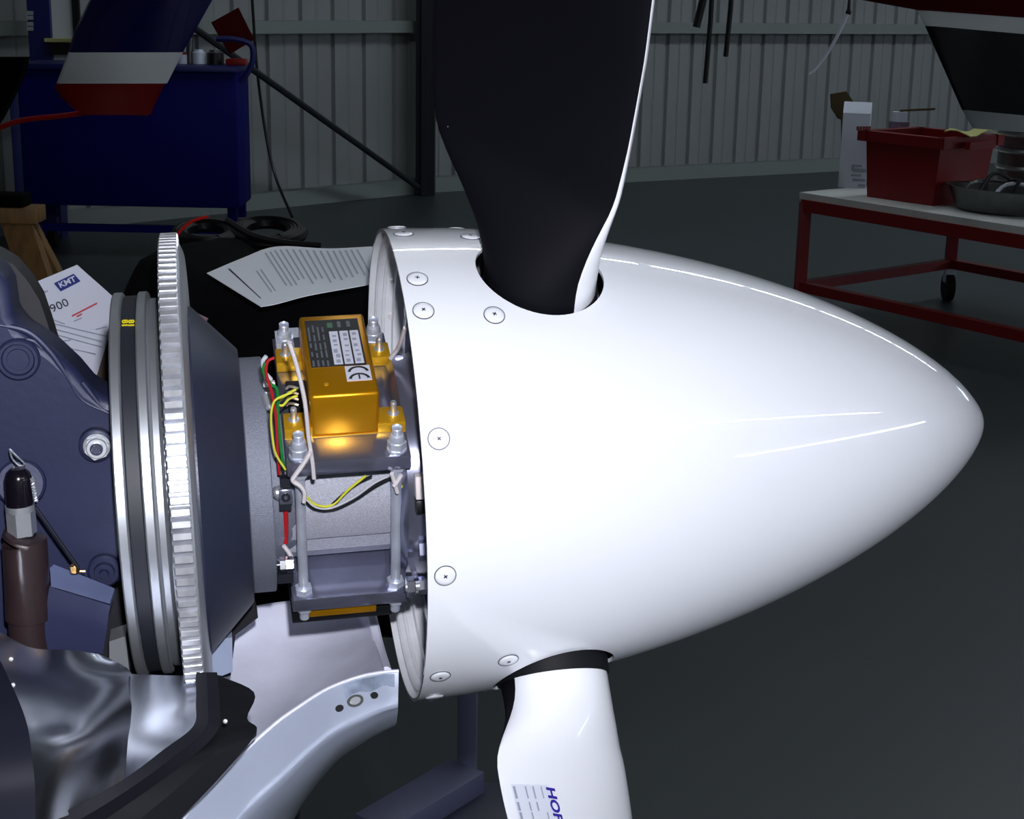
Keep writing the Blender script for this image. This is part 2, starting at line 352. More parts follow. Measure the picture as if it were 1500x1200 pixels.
MB().tube(smooth(h, 4), .016, 8).build('handle', M['cabl'], t)
def jar(name, px, py, w_, h_, mt, mt2, label, cat, lid=True):
    p = aty(px, py, YC + .25); p[2] = zt + .028; t = thing(name, label, cat, WF, p)
    sc = 9 / FPX; r = w_*sc/2; hh = h_*sc
    MB().cyl(p, p + np.array([0, 0, hh*.8]), r, n=18).build('body', mt, t)
    MB().turn(p + np.array([0, 0, hh*.8]), (0, 0, 1), [(0, r), (hh*.08, r*.7), (hh*.2, r*.7), (hh*.2, .001)], 18).build('lid', mt2, t)
jar('paint_tin', 267, 103, 17, 16, M['lab_w'], M['redp'], 'small white tin with red mark nearest the hanging blade tip', 'tin')
jar('plastic_tub', 292, 103, 19, 20, M['carton'], M['carton'], 'small white plastic tub standing on the blue cabinet', 'tub')
jar('grease_tin', 316, 103, 24, 20, M['wk'], M['tin'], 'black tin with bright lid on the blue cabinet', 'tin')
p = aty(347, 101, YC + .2); p[2] = zt + .045
tag(MB().box(p, (.11, .08, .035), ch=.006).build('small_box', M['redcord']), 'small orange red box at the right end of the cabinet top', 'box')
jar('spray_can', 279, 102, 10, 46, M['tin'], M['redd'], 'grey spray can with dull red cap behind the white tub', 'can')
# tall blue column and pale wall machine behind the cabinet
x0, x1 = aty(37, 40, 9.3)[0], aty(70, 40, 9.3)[0]
t = thing('steel_column', 'tall narrow blue steel locker with pale vertical lettering strip', 'locker', WF, ((x0+x1)/2, 9.4, 0))
MB().box(((x0+x1)/2, 9.42, 1.2), (x1 - x0, .14, 2.4)).build('body', M['cabl'], t)
for yy in (19, 26, 35, 42):
    c = aty(44, yy, 9.345); MB().box(c, (.035, .008, .022)).build('letter', M['poster'], t)
x0, x1 = aty(71, 40, 9.4)[0], aty(108, 40, 9.4)[0]; z0 = aty(90, 88, 9.4)[2]
t = thing('wall_panel', 'pale grey notice board with black tray hung beside the blue locker', 'board', WF, ((x0+x1)/2, 9.4, z0))
MB().box(((x0+x1)/2, 9.42, z0 + .6), (x1 - x0, .06, 1.2)).build('board', M['wstripe'], t)
c = aty(92, 71, 9.36); MB().box(c, (.13, .08, .07)).build('tray', M['wk'], t)
c = aty(92, 59, 9.34); MB().box(c, (.2, .05, .02)).build('shelf_edge', M['cloth'], t)
c = aty(112, 20, 9.38); MB().box(c, (.04, .03, .24)).build('switch_box', M['wk'], t)
# dark object at the left edge
q = [aty(x, y, 6.0) for x, y in ((-60, 84), (37, 84), (33, 104), (12, 150), (-2, 176), (-60, 260))]
tag(MB().prism(q, (0, .06, 0)).build('black_cover', M['bag']), 'black slanted cover at the left edge of the photo beside the blue cabinet', 'cover')
# blade tip of another aircraft
def banded(name, label, cat, poly_bands, Y, th, mats, edge):
    t = thing(name, label, cat, WF, aty(*poly_bands[-1][1][0], Y))
    for nm, poly, mt in poly_bands:
        P = [aty(x, y, Y) for x, y in poly]; m = MB(); n = len(P); c = sum(P)/n
        P1 = [c + (p - c)*[.93, 1, 1.0] + np.array([0, -th/2, 0]) for p in P]; P2 = [c + (p - c)*[.93, 1, 1.0] + np.array([0, th/2, 0]) for p in P]
        m.add(P1 + P + P2, [tuple(range(n))] + [tuple(2*n + k for k in range(n-1, -1, -1))] + [(k, (k+1) % n, n+(k+1) % n, n+k) for k in range(n)] + [(n+k, n+(k+1) % n, 2*n+(k+1) % n, 2*n+k) for k in range(n)])
        m.build(nm, mt, t, ang=60)
    return t
banded('parked_propeller', 'navy propeller blade tip with white band and red end, of an aircraft behind', 'propeller blade', [
    ('blade_shell', [(158, -120), (350, -120), (311, 0), (268, 76.5), (100, 76.5), (109, 45), (131, 0)], M['navy']),
    ('white_band', [(268, 76.5), (245, 122), (83, 122), (100, 76.5)], M['wstripe']),
    ('red_tip', [(245, 122), (240, 126), (227, 152), (221, 168), (128, 168), (108, 160), (88, 142), (80, 128), (83, 122)], M['rstripe'])], 4.6, .028, None, None)
pts = [aty(x, y, 5.2) for x, y in ((-30, 205), (0, 187), (35, 176), (90, 170), (150, 163), (215, 166))]
tag(MB().tube(smooth(pts), .009, 8).build('red_hose', M['redcord']), 'thin red hose sagging from the left edge to the red blade tip', 'hose')

# ------------------------------------------------------------------ red trolley with crate, carton and tins
HR = .19
NL = atz(1172, 419, HR); FLc = atz(1392, 386, HR); NRp = atz(1500, 492, HR); dn = unit(NRp - NL); NR = NL + dn*1.75; FR = FLc + (NR - NL)
d0 = ray(1180, 286); s_ = (NL[1] - 0) / d0[1]; ZT = 1.5 + d0[2]*s_
t = thing('red_trolley', 'red tube frame workshop trolley with pale top board', 'trolley', WF, (NL[0], NL[1], 0))
up = np.array([0, 0, 1.]); sd = unit(FLc - NL)
def bar(m, a, b, w_=.045):
    d = unit(b - a); u = unit(np.cross(up, d)) if abs(d[2]) < .9 else np.array([1., 0, 0]); v = np.cross(d, u)
    m.box((a + b)/2, (np.linalg.norm(b - a), w_, w_), [d, u, v]); return m
for a in (NL, FLc, NR, FR):
    T = np.array([a[0], a[1], ZT - .03]); bar(MB(), a - up*.02, T, .05).build('leg', M['redf'], t)
for a, b_, n_ in ((NL, FLc, 0), (NL, NR, 0), (FLc, FR, 0), (NR, FR, 0)):
    bar(MB(), a, b_).build('lower_rail', M['redf'], t)
    bar(MB(), a*[1, 1, 0] + up*(ZT - .045), b_*[1, 1, 0] + up*(ZT - .045), .055).build('upper_rail', M['redf'], t)
C4 = [NL*[1, 1, 0], NR*[1, 1, 0], FR*[1, 1, 0], FLc*[1, 1, 0]]; cc = sum(C4)/4
MB().prism([cc + (p - cc)*1.03 + up*(ZT - .018) for p in C4], (0, 0, .03)).build('top_board', M['whitem'], t)
MB().box((NL + NR)/2*[1, 1, 0] + np.array([-.52, -.1, HR - .045]), (.03, .03, .05)).build('stop_bracket', M['tin'], t)
for a in (NL, FLc, NR, FR):
    b0 = np.array([a[0], a[1], .07]); g = MB().cyl(b0 - np.array([.02, 0, 0]), b0 + np.array([.02, 0, 0]), .07, n=20).build('caster', M['rubber'], t)
    MB().box(b0 + up*.07, (.05, .045, .09)).build('caster_fork', M['steel'], g)
ZTT = ZT + .012
def ontop(px, py): return atz(px, py, ZTT)
# white carton
cb = ontop(1247, 276); dpt = cb[1]; sc = dpt*1.035/FPX
t = thing('carton', 'tall white carton with small red printing at the trolley end', 'carton', WF, cb)
wc, hc = 38*sc, 118*sc; cx = np.array([math.cos(R(12)), -math.sin(R(12)), 0.]); cy = np.array([-cx[1], cx[0], 0.])
cx = np.array([.97, -.24, 0.]); cy = np.array([.24, .97, 0.])
MB().box(cb + cy*.09 + up*hc*.44, (wc, .15, hc*.88), [cx, cy, up], ch=.004).build('body', M['carton'], t)
m = MB(); ctr = cb + cy*.09 + up*hc*.88
m.prism([ctr - cx*wc/2 - cy*.075, ctr - cx*wc/2 + cy*.075, ctr - cx*wc/2 + cy*.02 + up*hc*.12, ctr - cx*wc/2 - cy*.02 + up*hc*.12], cx*wc); m.build('folded_top', M['carton'], t)
fo = cb + cy*.0135
def onface(px, py):                                  # point on the carton's front
    d = ray(px, py); n_ = cy; k = (fo - CAM) @ n_ / (d @ n_); return CAM + k*d
for px, ww in ((1256.5, 3.6), (1261, 3.4), (1265.5, 3.6), (1270, 3.4), (1274, 2.6)): MB().box(onface(px, 188), (ww*sc, .003, 5.5*sc), [cx, cy, up]).build('print_mark', M['redp'], t)
for px, py, ww, hh in ((1255, 243, 14, 3), (1259, 250, 18, 5), (1254, 257, 14, 3), (1258, 264, 18, 4), (1262, 272, 10, 4), (1249, 247, 4, 6)):
    MB().box(onface(px, py), (ww*sc, .003, hh*sc), [cx, cy, up]).build('print_line', M['ink_grey'], t)
# red crate
cb = ontop(1332, 306); u = dn; vv = sd
q0, q1, q2 = ontop(1270, 288), ontop(1366, 302), None
L1 = np.linalg.norm(q1 - q0); du = unit(q1 - q0); dv = np.array([-du[1], du[0], 0.]); W1 = .36
hC = 92*q0[1]*1.03/FPX
t = thing('storage_crate', 'bright red plastic crate with wide rim on the trolley', 'crate', WF, q0)
m = MB(); e0, e1 = .0, .035
bot = [q0 + du*e1 + dv*e1, q1 - du*e1 + dv*e1, q1 - du*e1 + dv*(W1 - e1), q0 + du*e1 + dv*(W1 - e1)]
top = [q0 + up*hC*.86, q1 + up*hC*.86, q1 + dv*W1 + up*hC*.86, q0 + dv*W1 + up*hC*.86]
bot = [q0, q1, q1 + dv*W1*.95, q0 + dv*W1*.95]; top = [q0 - du*.02 - dv*.015 + up*hC, q1 + du*.03 - dv*.015 + up*hC, q1 + du*.03 + dv*W1 + up*hC, q0 - du*.02 + dv*W1 + up*hC]
cen = sum(top)/4; ti = [cen + (p - cen)*.93 for p in top]; cb_ = sum(bot)/4; bi = [cb_ + (p - cb_)*.93 + up*.02 for p in bot]
fs = [(3, 2, 1, 0)] + [(k, (k+1) % 4, 4+(k+1) % 4, 4+k) for k in range(4)] + [(4+k, 4+(k+1) % 4, 8+(k+1) % 4, 8+k) for k in range(4)] + [(8+k, 8+(k+1) % 4, 12+(k+1) % 4, 12+k) for k in range(4)] + [(12, 13, 14, 15)]
m.add(bot + top + ti + bi, fs); m.build('body', M['redp'], t)
m = MB()
for k in range(4):
    a, b_ = top[k], top[(k+1) % 4]; d = unit(b_ - a); bar(m, a - d*.03 - up*.02, b_ + d*.03 - up*.02, .045)
m.build('rim', M['redp'], t)
m = MB(); c = (top[1] + top[2])/2 + du*.06 - up*.03; bar(m, c - dv*.09, c + dv*.09, .03); m.build('handle', M['redp'], t)
q = [top[1]*.7 + top[2]*.3 + up*.008, top[1]*.15 + top[2]*.85 + up*.01]; 
m = MB(); m.grid([[q[0] + (q[1]-q[0])*i/5 + du*(j*.035 - .08) + up*(.012*math.sin(i*1.3 + j) + .012) for j in range(5)] for i in range(6)], .004)
tag(m.build('cloth', M['cloth']), 'pale yellow cloth lying on the right rim of the red crate', 'cloth')
# carton piece and stick behind
Yk = ontop(1247, 276)[1] + .22; q = [aty(x, y, Yk) for x, y in ((1217, 138), (1240, 134), (1258, 160), (1258, 240), (1236, 240), (1233, 176), (1228, 174), (1218, 158))]; q[3][2] = q[4][2] = ZTT
tag(MB().prism(q, (0, .02, 0)).build('cardboard_offcut', M['card']), 'brown cardboard offcut sticking up behind the white carton', 'cardboard')
p = ontop(1290, 272); t = thing('glass_jar', 'pinkish glass jar between the white carton and the red crate', 'jar', WF, p + dv*.1)
MB().cyl(p + dv*.1, p + dv*.1 + up*.30, .05, n=18).build('body', mat('pink_jar', (120, 100, 120), .3), t)
MB().cyl(p + dv*.1 + up*.30, p + dv*.1 + up*.345, .035, n=16).build('lid', M['carton'], t)
tag(MB().tube([p + dv*.1 + up*.35 + du*.0, p + dv*.1 + up*.372 + du*.2], .006, 6).build('brush', M['card']), 'thin yellowish brush lying across the top of the pinkish jar', 'brush')
# steel tray and grey drum on the right
c0 = ontop(1385, 306); c1 = ontop(1475, 322)
t = thing('oil_pan', 'shallow steel pan full of tools on the front edge of the trolley', 'pan', WF, c0)
ctr = (c0 + c1)/2 + dv*.14; rx, ry = np.linalg.norm(c1 - c0)/2 + .06, .15
m = MB(); rows = []
for z_, k in ((.005, .75), (.01, .8), (.10, 1.0), (.105, 1.04), (.10, .96), (.02, .76), (.018, .01)):
    rows.append([ctr + du*rx*k*math.cos(a_) + dv*ry*k*math.sin(a_) + up*z_ for a_ in np.linspace(0, 2*math.pi, 33)])
m.grid(rows); m.build('bowl', M['tin'], t)
for i, (a_, b_, z_) in enumerate(((-.13, .1, .12), (-.05, .05, .16), (.02, .12, .12), (.08, -.02, .14))):
    pts = [ctr + du*a_ + dv*(-.08) + up*.06, ctr + du*(a_ + .02) + up*z_, ctr + du*b_ + dv*.06 + up*.12]
    tag(MB().tube(smooth(pts, 4), .008, 6).build('pipe_fitting', [M['tin'], M['wk'], M['ww'], M['dark']][i]), ['bent grey pipe piece standing up at the left of the pan', 'short black pipe piece arching over the pan', 'pale curved hose piece lying across the pan', 'dark metal pipe piece at the right of the pan'][i], 'pipe')
c = ontop(1475, 292) + dv*.22
t = thing('metal_drum', 'grey metal canister with ribbed side behind the steel pan', 'canister', WF, c)
m = MB(); rr = .19; prof = [(0, .001), (0, rr)]
for k in range(5): prof += [(.05 + k*.075, rr), (.06 + k*.075, rr + .008), (.07 + k*.075, rr)]
prof += [(.42, rr), (.42, .001)]; m.turn(c, (0, 0, 1), prof, 32); m.build('body', M['tin'], t)
MB().turn(c + up*.42, (0, 0, 1), [(0, rr + .01), (.02, rr + .01), (.02, .001)], 32).build('lid', M['tin'], t)
# tail of the aircraft parked on the right
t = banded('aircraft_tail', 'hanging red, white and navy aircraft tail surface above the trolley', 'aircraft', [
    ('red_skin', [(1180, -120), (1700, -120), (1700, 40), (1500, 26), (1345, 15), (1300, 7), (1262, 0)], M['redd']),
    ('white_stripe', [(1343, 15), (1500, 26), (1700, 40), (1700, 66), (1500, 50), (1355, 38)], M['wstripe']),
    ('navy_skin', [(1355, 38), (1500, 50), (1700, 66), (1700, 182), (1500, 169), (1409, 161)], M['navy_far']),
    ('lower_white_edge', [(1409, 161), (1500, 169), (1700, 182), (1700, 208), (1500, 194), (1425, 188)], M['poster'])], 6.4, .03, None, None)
# straps and cord hanging
for (a, b_, w_, lab) in (((1042, -60, 1020, 40), 5.5, 12, 'short thick black strap slanting left, first of the hanging straps'), ((1046, -60, 1033, 122), 5.5, 8, 'longest black strap hanging straight down before the ribbed wall'), ((1075, -60, 1063, 83), 5.5, 8, 'black strap hanging right of the longest one')):
    p, q = aty(a[0], a[1], b_), aty(a[2], a[3], b_); tag(MB().tube([p, (p+q)/2 + np.array([.003, 0, 0]), q], w_*b_/FPX/2, 8, r2=w_*b_/FPX/2.2).build('strap', M['strap']), lab, 'strap')
pts = [aty(x, y, 5.5) for x, y in ((1243, 18), (1228, 50), (1212, 78), (1196, 100), (1185, 109))]
t = thing('pull_cord', 'thin pale cord slanting down from a small black knob', 'cord', WF, pts[0])
MB().tube(smooth(pts, 4), [.007*(1 - .03*i) for i in range(17)], 6).build('cord', M['carton'], t)
MB().turn(pts[0] + np.array([0, 0, -.01]), (0, 0, 1), [(0, .003), (.005, .009), (.012, .010), (.02, .006), (.09, .003), (.3, .003)], 12).build('knob', M['wk'], t)

# ------------------------------------------------------------------ stand on the floor under the spinner
YB = 2.72
p = aty(684, 1135, YB); 
t = thing('jack_stand', 'dim grey steel stand on the floor below the spinner', 'stand', WF, (p[0], YB, 0))
MB().box((p[0], YB, .45), (.036, .036, .8), ch=.003).build('post', mat('grey_stand', (120, 124, 150), .5), t)
ba, bb = atz(684, 1138, .07), atz(545, 1222, .07); d = unit(bb - ba); MB().box((ba + bb)/2, (np.linalg.norm(bb - ba), .085, .05), [d, unit(np.cross([0, 0, 1], d)), np.array([0, 0, 1.])], ch=.004).build('foot_bar', mat('stand_bar', (96, 98, 128), .5), t)
bb = atz(740, 1175, .05); MB().box((ba + bb)/2 + np.array([-.01, -.04, -.03]), (.17, .17, .045), ch=.006).build('foot_block', mat('dark_stand_foot', (62, 66, 84), .5), t)

# ------------------------------------------------------------------ trestle, bag, papers behind the engine
YS = 4.0
t = thing('sawhorse', 'rough timber sawhorse with splayed leg behind the engine', 'sawhorse', WF, aty(20, 400, YS) * [1, 1, 0])
a, b_ = aty(-120, 312, YS), aty(60, 312, YS); MB().box((a + b_)/2, (b_[0] - a[0], .09, .04), ch=.003).build('top_beam', M['wood'], t)
for x0, y0, dx in ((26, 322, .17), (-100, 322, -.17)):
    T = aty(x0, y0, YS)
    for dy in (-.15, .15):
        B = np.array([T[0] + dx*1.9, YS + dy*1.7, 0.0]); d = unit(T - B); MB().box((T + B)/2, (np.linalg.norm(T - B), .075, .04), [d, unit(np.cross(d, [0, 1, 0])), np.cross(d, unit(np.cross(d, [0, 1, 0])))]).build('leg', M['wood'], t)
c = aty(-5, 297, YS); tag(MB().box(c + np.array([0, 0, .008]), (.16, .08, .035), ch=.008).build('tool_pouch', M['bag']), 'black pouch lying on the sawhorse at the left edge', 'pouch')
# low pedestal table and the soft bag on it
ZB = .97; xa, xb = -.35, -.16; ya, yb = 1.20, 1.92
t = thing('side_table', 'low dark pedestal table hidden behind the engine under the black bag', 'table', WF, ((xa+xb)/2, (ya+yb)/2, 0))
MB().box(((xa+xb)/2, (ya+yb)/2, ZB - .015), (xb - xa, yb - ya, .03)).build('table_top', M['dark'], t)
MB().cyl(((xa+xb)/2, (ya+yb)/2, .03), ((xa+xb)/2, (ya+yb)/2, ZB - .03), .03).build('pedestal', M['dark'], t)
MB().cyl(((xa+xb)/2, (ya+yb)/2, 0), ((xa+xb)/2, (ya+yb)/2, .03), .18, n=32).build('foot', M['dark'], t)
t = thing('tool_bag', 'large soft black bag slumped behind the gear ring', 'bag', WF, ((xa+xb)/2, 1.6, ZB))
bx0, bx1, by0, by1 = -.36, -.080, 1.21, 1.90
def bagtop(u, v):
    x = bx0 + (bx1 - bx0)*u; y = by0 + (by1 - by0)*v
    if u > .5: x -= (u - .5)*2*.10*v*1.0
    z = np.interp(y, [1.2, 1.24, 1.3, 1.37, 1.45, 1.55, 1.75, 1.86, 1.92], [1.06, 1.15, 1.205, 1.245, 1.243, 1.23, 1.205, 1.18, 1.10])
    e = min(u, 1-u); k = min(1, e/.10)
    z += .005*math.sin(9*u + 2)*math.cos(7*v) + (.02 if u < .3 else 0)*math.sin(math.pi*min(1, u/.3))
    return np.array([x, y, z - .09*(1-k)**2])
rows_ = []
for i in range(33):
    u = i/32; col_ = [bagtop(u, j/32) for j in range(33)]
    rows_.append([np.array([col_[0][0], by0 - .005, ZB + .01])] + [np.array([col_[0][0], by0, ZB + .1])] + col_ + [np.array([col_[-1][0], by1, ZB + .1]), np.array([col_[-1][0], by1 + .005, ZB + .01])])
lo_f = [np.array([p[0], p[1], ZB + .01]) for p in rows_[0]]; lo_b = [np.array([p[0], p[1], ZB + .01]) for p in rows_[-1]]
MB().grid([lo_f] + rows_ + [lo_b]).build('bag_body', M['bag'], t, ang=60)
# cable coils
for j, (cx_, cy_, rx_, ry_, lab) in enumerate(((303, 343, 48, 16, 'black cable coil nearest the top of the gear ring'), (392, 340, 52, 18, 'black cable coil lying on the back of the bag beside the printed sheet'))):
    m = MB(); pts = []
    for i in range(84):
        a_ = i*.24; k = 1 - .004*i
        pts.append(aty(cx_ + rx_*k*math.cos(a_), cy_ + ry_*k*math.sin(a_), 1.80 - .05*math.sin(a_)))
    m.tube(pts, .0065, 7); tag(m.build('cable_coil', M['bag2']), lab, 'cable')
pts = [aty(x, y, 1.75) for x, y in ((258, 347), (268, 334), (284, 323), (305, 317))]
tag(MB().tube(smooth(pts, 4), .0018, 6).build('red_lead', M['redcord']), 'short red lead curling up behind the top of the gear ring', 'lead')
pts = [aty(x, y, 1.72) for x, y in ((330, 322), (370, 345), (420, 356), (470, 360))]
tag(MB().tube(smooth(pts, 4), .004, 6).build('black_lead', M['bag2']), 'single black lead crossing behind the printed sheet', 'lead')
# printed sheet
def quad_sheet(corner_px, Y4, nu, nv, bend):
    c = [aty(x, y, Y) for (x, y), Y in zip(corner_px, Y4)]
    def f(u, v): return (c[0]*(1-u)*(1-v) + c[1]*u*(1-v) + c[2]*u*v + c[3]*(1-u)*v) + np.array([0, 0, bend*math.sin(math.pi*u)])
    return f
f = quad_sheet([(303, 401), (402, 361), (560, 362), (380, 449)], (2.15, 2.42, 2.5, 2.12), 0, 0, 0)
def g(u, v):                                         # u runs left to right along the sheet, v from rear edge to front edge
    A = smooth([aty(303, 400, 1.325), aty(355, 378, 1.345), aty(405, 361, 1.36), aty(480, 364, 1.36), aty(545, 361, 1.37)], 8)
    B = smooth([aty(382, 449, 1.26), aty(405, 445, 1.262), aty(450, 433, 1.27), aty(510, 422, 1.28), aty(575, 410, 1.30)], 8)
    k = u*(len(A) - 1); i = min(int(k), len(A) - 2); w_ = k - i
    return (A[i]*(1-w_) + A[i+1]*w_)*(1-v) + (B[i]*(1-w_) + B[i+1]*w_)*v
t = thing('printed_sheet', 'printed paper sheet curling over the black bag beside the spinner', 'paper', WF, g(.3, .8))
MB().grid([[g(i/20, j/6) for j in range(7)] for i in range(21)], .0006).build('sheet', M['paper2'], t)
lift = np.array([0, -.0015, .0015]); m = MB(); rnd = random.Random(3)
for k in range(20):
    u = .27 + k*.033
    if k in (2, 3): continue
    v0, v1 = .1, rnd.uniform(.72, .86)
    if k < 2: v0, v1 = .35, .8
    m.grid([[g(u + w_*.011, vv) + lift for vv in np.linspace(v0, v1, 8)] for w_ in (0, 1)])
o = m.build('printed_lines', M['ink_pale'], t); o['kind'] = 'stuff'
m = MB(); m.grid([[g(.115 + w_*.012, vv) + lift for vv in np.linspace(.12, .86, 8)] for w_ in (0, 1)]); m.build('heading_line', M['ink'], t)
# leaflet with the blue logo
L = dict(a=aty(48, 415, 1.40), b=aty(113, 388, 1.42))
_n = unit(np.array([.12, -.80, .60]))
def lpl(px, py):
    d = ray(px, py); return CAM + ((L['b'] - CAM) @ _n)/(d @ _n)*d
for k_, p_ in (('a', (48, 415)), ('c', (192, 458)), ('d', (135, 582)), ('e', (112, 545))): L[k_] = lpl(*p_)
t = thing('leaflet', 'white data sheet with blue boxed logo and red print leaning behind the engine', 'paper', WF, L['e'])
du_ = L['b'] - L['a']; dv_ = L['e'] - L['a']
m = MB(); m.prism([L['a'], L['b'], L['c'], L['d'], L['e']], unit(np.cross(du_, dv_))*.002); m.build('sheet', M['paper'], t)
nrm = unit(np.cross(du_, dv_)); nrm = nrm if nrm @ (CAM - L['a']) > 0 else -nrm
def lf(px, py, k=.003):
    d = ray(px, py); s_ = ((L['a'] + nrm*k) - CAM) @ nrm / (d @ nrm); return CAM + s_*d
MB().add([lf(79, 415), lf(108, 401), lf(118, 412), lf(89, 427)], [(0, 1, 2, 3)]).build('logo_box', M['navy_ink'], t)
ux = unit(lf(118, 405) - lf(82, 421)); uy = unit(np.cross(nrm, ux)); uy = uy if uy[2] > 0 else -uy
text('logo_lettering', 'KMT', M['paper'], t, WF, lf(98.5, 413.5, .0045), ux, uy, .0078, bold=.0002)
text('lettering', '900', M['ink'], t, WF, lf(87, 448), ux, uy, .0115)
m = MB()
for x0, y0, x1, y1, w_ in ((105, 462, 142, 443, 2.2), (112, 463, 120, 459, 2)): m.add([lf(x0, y0), lf(x1, y1), lf(x1 + .6, y1 + w_), lf(x0 + .6, y0 + w_)], [(0, 1, 2, 3)])
m.build('red_print', M['red_ink'], t)
m = MB()
for x0, y0, x1, y1, w_ in ((55, 432, 70, 425, 2), (108, 470, 120, 465, 1.5), (72, 472, 156, 492, 1.4), (75, 480, 150, 500, 1.4), (80, 489, 150, 508, 1.4), (78, 468, 95, 474, 1.4), (140, 482, 156, 478, 1.4), (88, 500, 104, 497, 1.4), (100, 530, 120, 536, 1.4), (98, 509, 140, 518, 1.2), (126, 515, 140, 519, 1.2)):
    m.add([lf(x0, y0), lf(x1, y1), lf(x1 + .3, y1 + w_), lf(x0 + .3, y0 + w_)], [(0, 1, 2, 3)])
o = m.build('printed_lines', M['ink_grey'], t); o['kind'] = 'stuff'
# brown board edge between leaflet and pulley, pink card by the cone
q = [aty(x, y, 1.19) for x, y in ((158, 498), (178, 498), (180, 600), (128, 600), (142, 550))]; q[2][2] = q[3][2] = ZB
tag(MB().prism(q, (0, .03, 0)).build('wood_block', mat('brown_block', (58, 44, 36), .6)), 'dark brown board edge between the data sheet and the pulley', 'board')
q = [aty(x, y, 1.30) for x, y in ((262, 457), (272, 456), (302, 470), (296, 482), (262, 540))]
tag(MB().prism(q, (0, .01, 0)).build('pink_card', mat('pink_card', (170, 120, 135), .6)), 'small pinkish card poking out above the grey cone', 'card')

# ------------------------------------------------------------------ engine: rotating parts
OX = (1, 0, 0); X0 = np.zeros(3)
t = thing('flywheel', 'polished pulley and ring gear on a dark grey cone', 'flywheel', EF, (0, 0, 0))
def ring(prof, mt, name, ang=30, n=128, fr=EF):
    m = MB(fr); m.turn(X0, OX, prof, n); return m.build(name, mt, t, ang=ang)
ring([(-.0309, .03), (-.0309, .1225), (-.030, .1235), (-.0255, .1235), (-.0246, .1225), (-.0215, .106), (-.0178, .106), (-.0153, .1225), (-.0145, .1235), (-.0100, .1235), (-.009, .1225), (-.009, .118), (-.0075, .119), (-.004, .119), (-.002, .1165), (.0002, .1165), (.0002, .03), (-.0309, .03)], M['ring'], 'pulley', 25)
m = MB(EF); NT = 149; prof = []
for k in range(NT):
    a0 = 2*math.pi*k/NT; w_ = 2*math.pi/NT
    for fr_, r_ in ((0, .1515), (.07, .1515), (.20, .1597), (.25, .1602), (.75, .1602), (.80, .1597), (.93, .1515)): prof.append((a0 + fr_*w_, r_))
n = len(prof); V = []
xs = ((.0004, -.0025), (.0014, 0), (.0112, 0), (.0118, -.0006))
for x_, dr in xs:
    for a_, r_ in prof: V.append((x_, -math.cos(a_)*(r_ + (dr if r_ > .155 else 0)), math.sin(a_)*(r_ + (dr if r_ > .155 else 0))))
for x_ in (.0004, .0118):
    for a_, r_ in prof: V.append((x_, -math.cos(a_)*.145, math.sin(a_)*.145))
F_ = []
for i in range(3):
    for k in range(n): F_.append((i*n+k, i*n+(k+1) % n, (i+1)*n+(k+1) % n, (i+1)*n+k))
for k in range(n):
    F_.append((k, (k+1) % n, 4*n+(k+1) % n, 4*n+k)); F_.append((3*n+k, 3*n+(k+1) % n, 5*n+(k+1) % n, 5*n+k))
m.add(V, F_); g = m.build('ring_gear', M['gear'], t, ang=22)
ring([(.0112, .09), (.0112, .1515), (.0128, .1522), (.0142, .149), (.0150, .146), (.0152, .11), (.0152, .09)], M['ring'], 'gear_carrier', 25)
ring([(.0148, .02), (.0148, .1125), (.0165, .1125), (.0440, .0838), (.0448, .0825), (.0448, .02)], M['cone'], 'cone', 25)
ring([(.0448, .02), (.0448, .0765), (.0455, .0772), (.0590, .0772), (.0597, .0765), (.0597, .02)], M['cast'], 'flange', 25)
# belt
m = MB(EF); m.turn(X0, OX, [(-.0240, .108), (-.0243, .1205), (-.0236, .1212), (-.0162, .1212), (-.0155, .1205), (-.0158, .108), (-.0240, .108)], 128)
belt = thing('drive_belt', 'flat black rubber belt with yellow numbers round the pulley', 'belt', EF, (0, 0, 0)); m.build('belt', M['belt'], belt)
for j, xo in enumerate((-.0218, -.0180)):
    pc = oncyl(178 + 9.5*j, 474, .1214); rd = unit([0, pc[1], pc[2]]); pc = rd*.1214 + np.array([xo, 0, 0]); tg = np.cross(OX, rd)
    text('belt_number', '18', M['yellow'], belt, EF, pc, -tg, (1, 0, 0), .0050, sx=1.7, bold=.00014)
# shaft extension (cast body with flats)
t = thing('shaft_extension', 'light grey cast shaft extension between flange and spinner', 'shaft', EF, (.06, 0, 0))
pol = []
for a_, r_ in ((205, .050), (180, .052), (150, .052), (120, .052), (95, .052), (70, .0525), (52, .0525), (36, .0525), (14, .0525), (-7, .0525), (-26, .0545), (-38, .0548), (-42, .0515), (-54, .0565), (-70, .0575), (-90, .053), (-110, .0515), (-135, .0515), (-150, .0515)):
    a_ = R(a_); pol.append((.0597, -math.cos(a_)*r_*.97, math.sin(a_)*r_*.97))
MB(EF).prism(pol, (.106, 0, 0)).build('cast_body', M['cast_shell'], t, ang=24)
m = MB(EF); m.turn((.0597, 0, 0), OX, [(0, .03), (0, .060), (.006, .060), (.008, .054), (.02, .050)], 64); m.build('rear_collar', M['cast'], t)
m = MB(EF); m.turn((.143, 0, 0), OX, [(-.010, .046), (-.006, .062), (0, .072), (.014, .074), (.014, .02)], 64); m.build('front_collar', M['plate'], t)

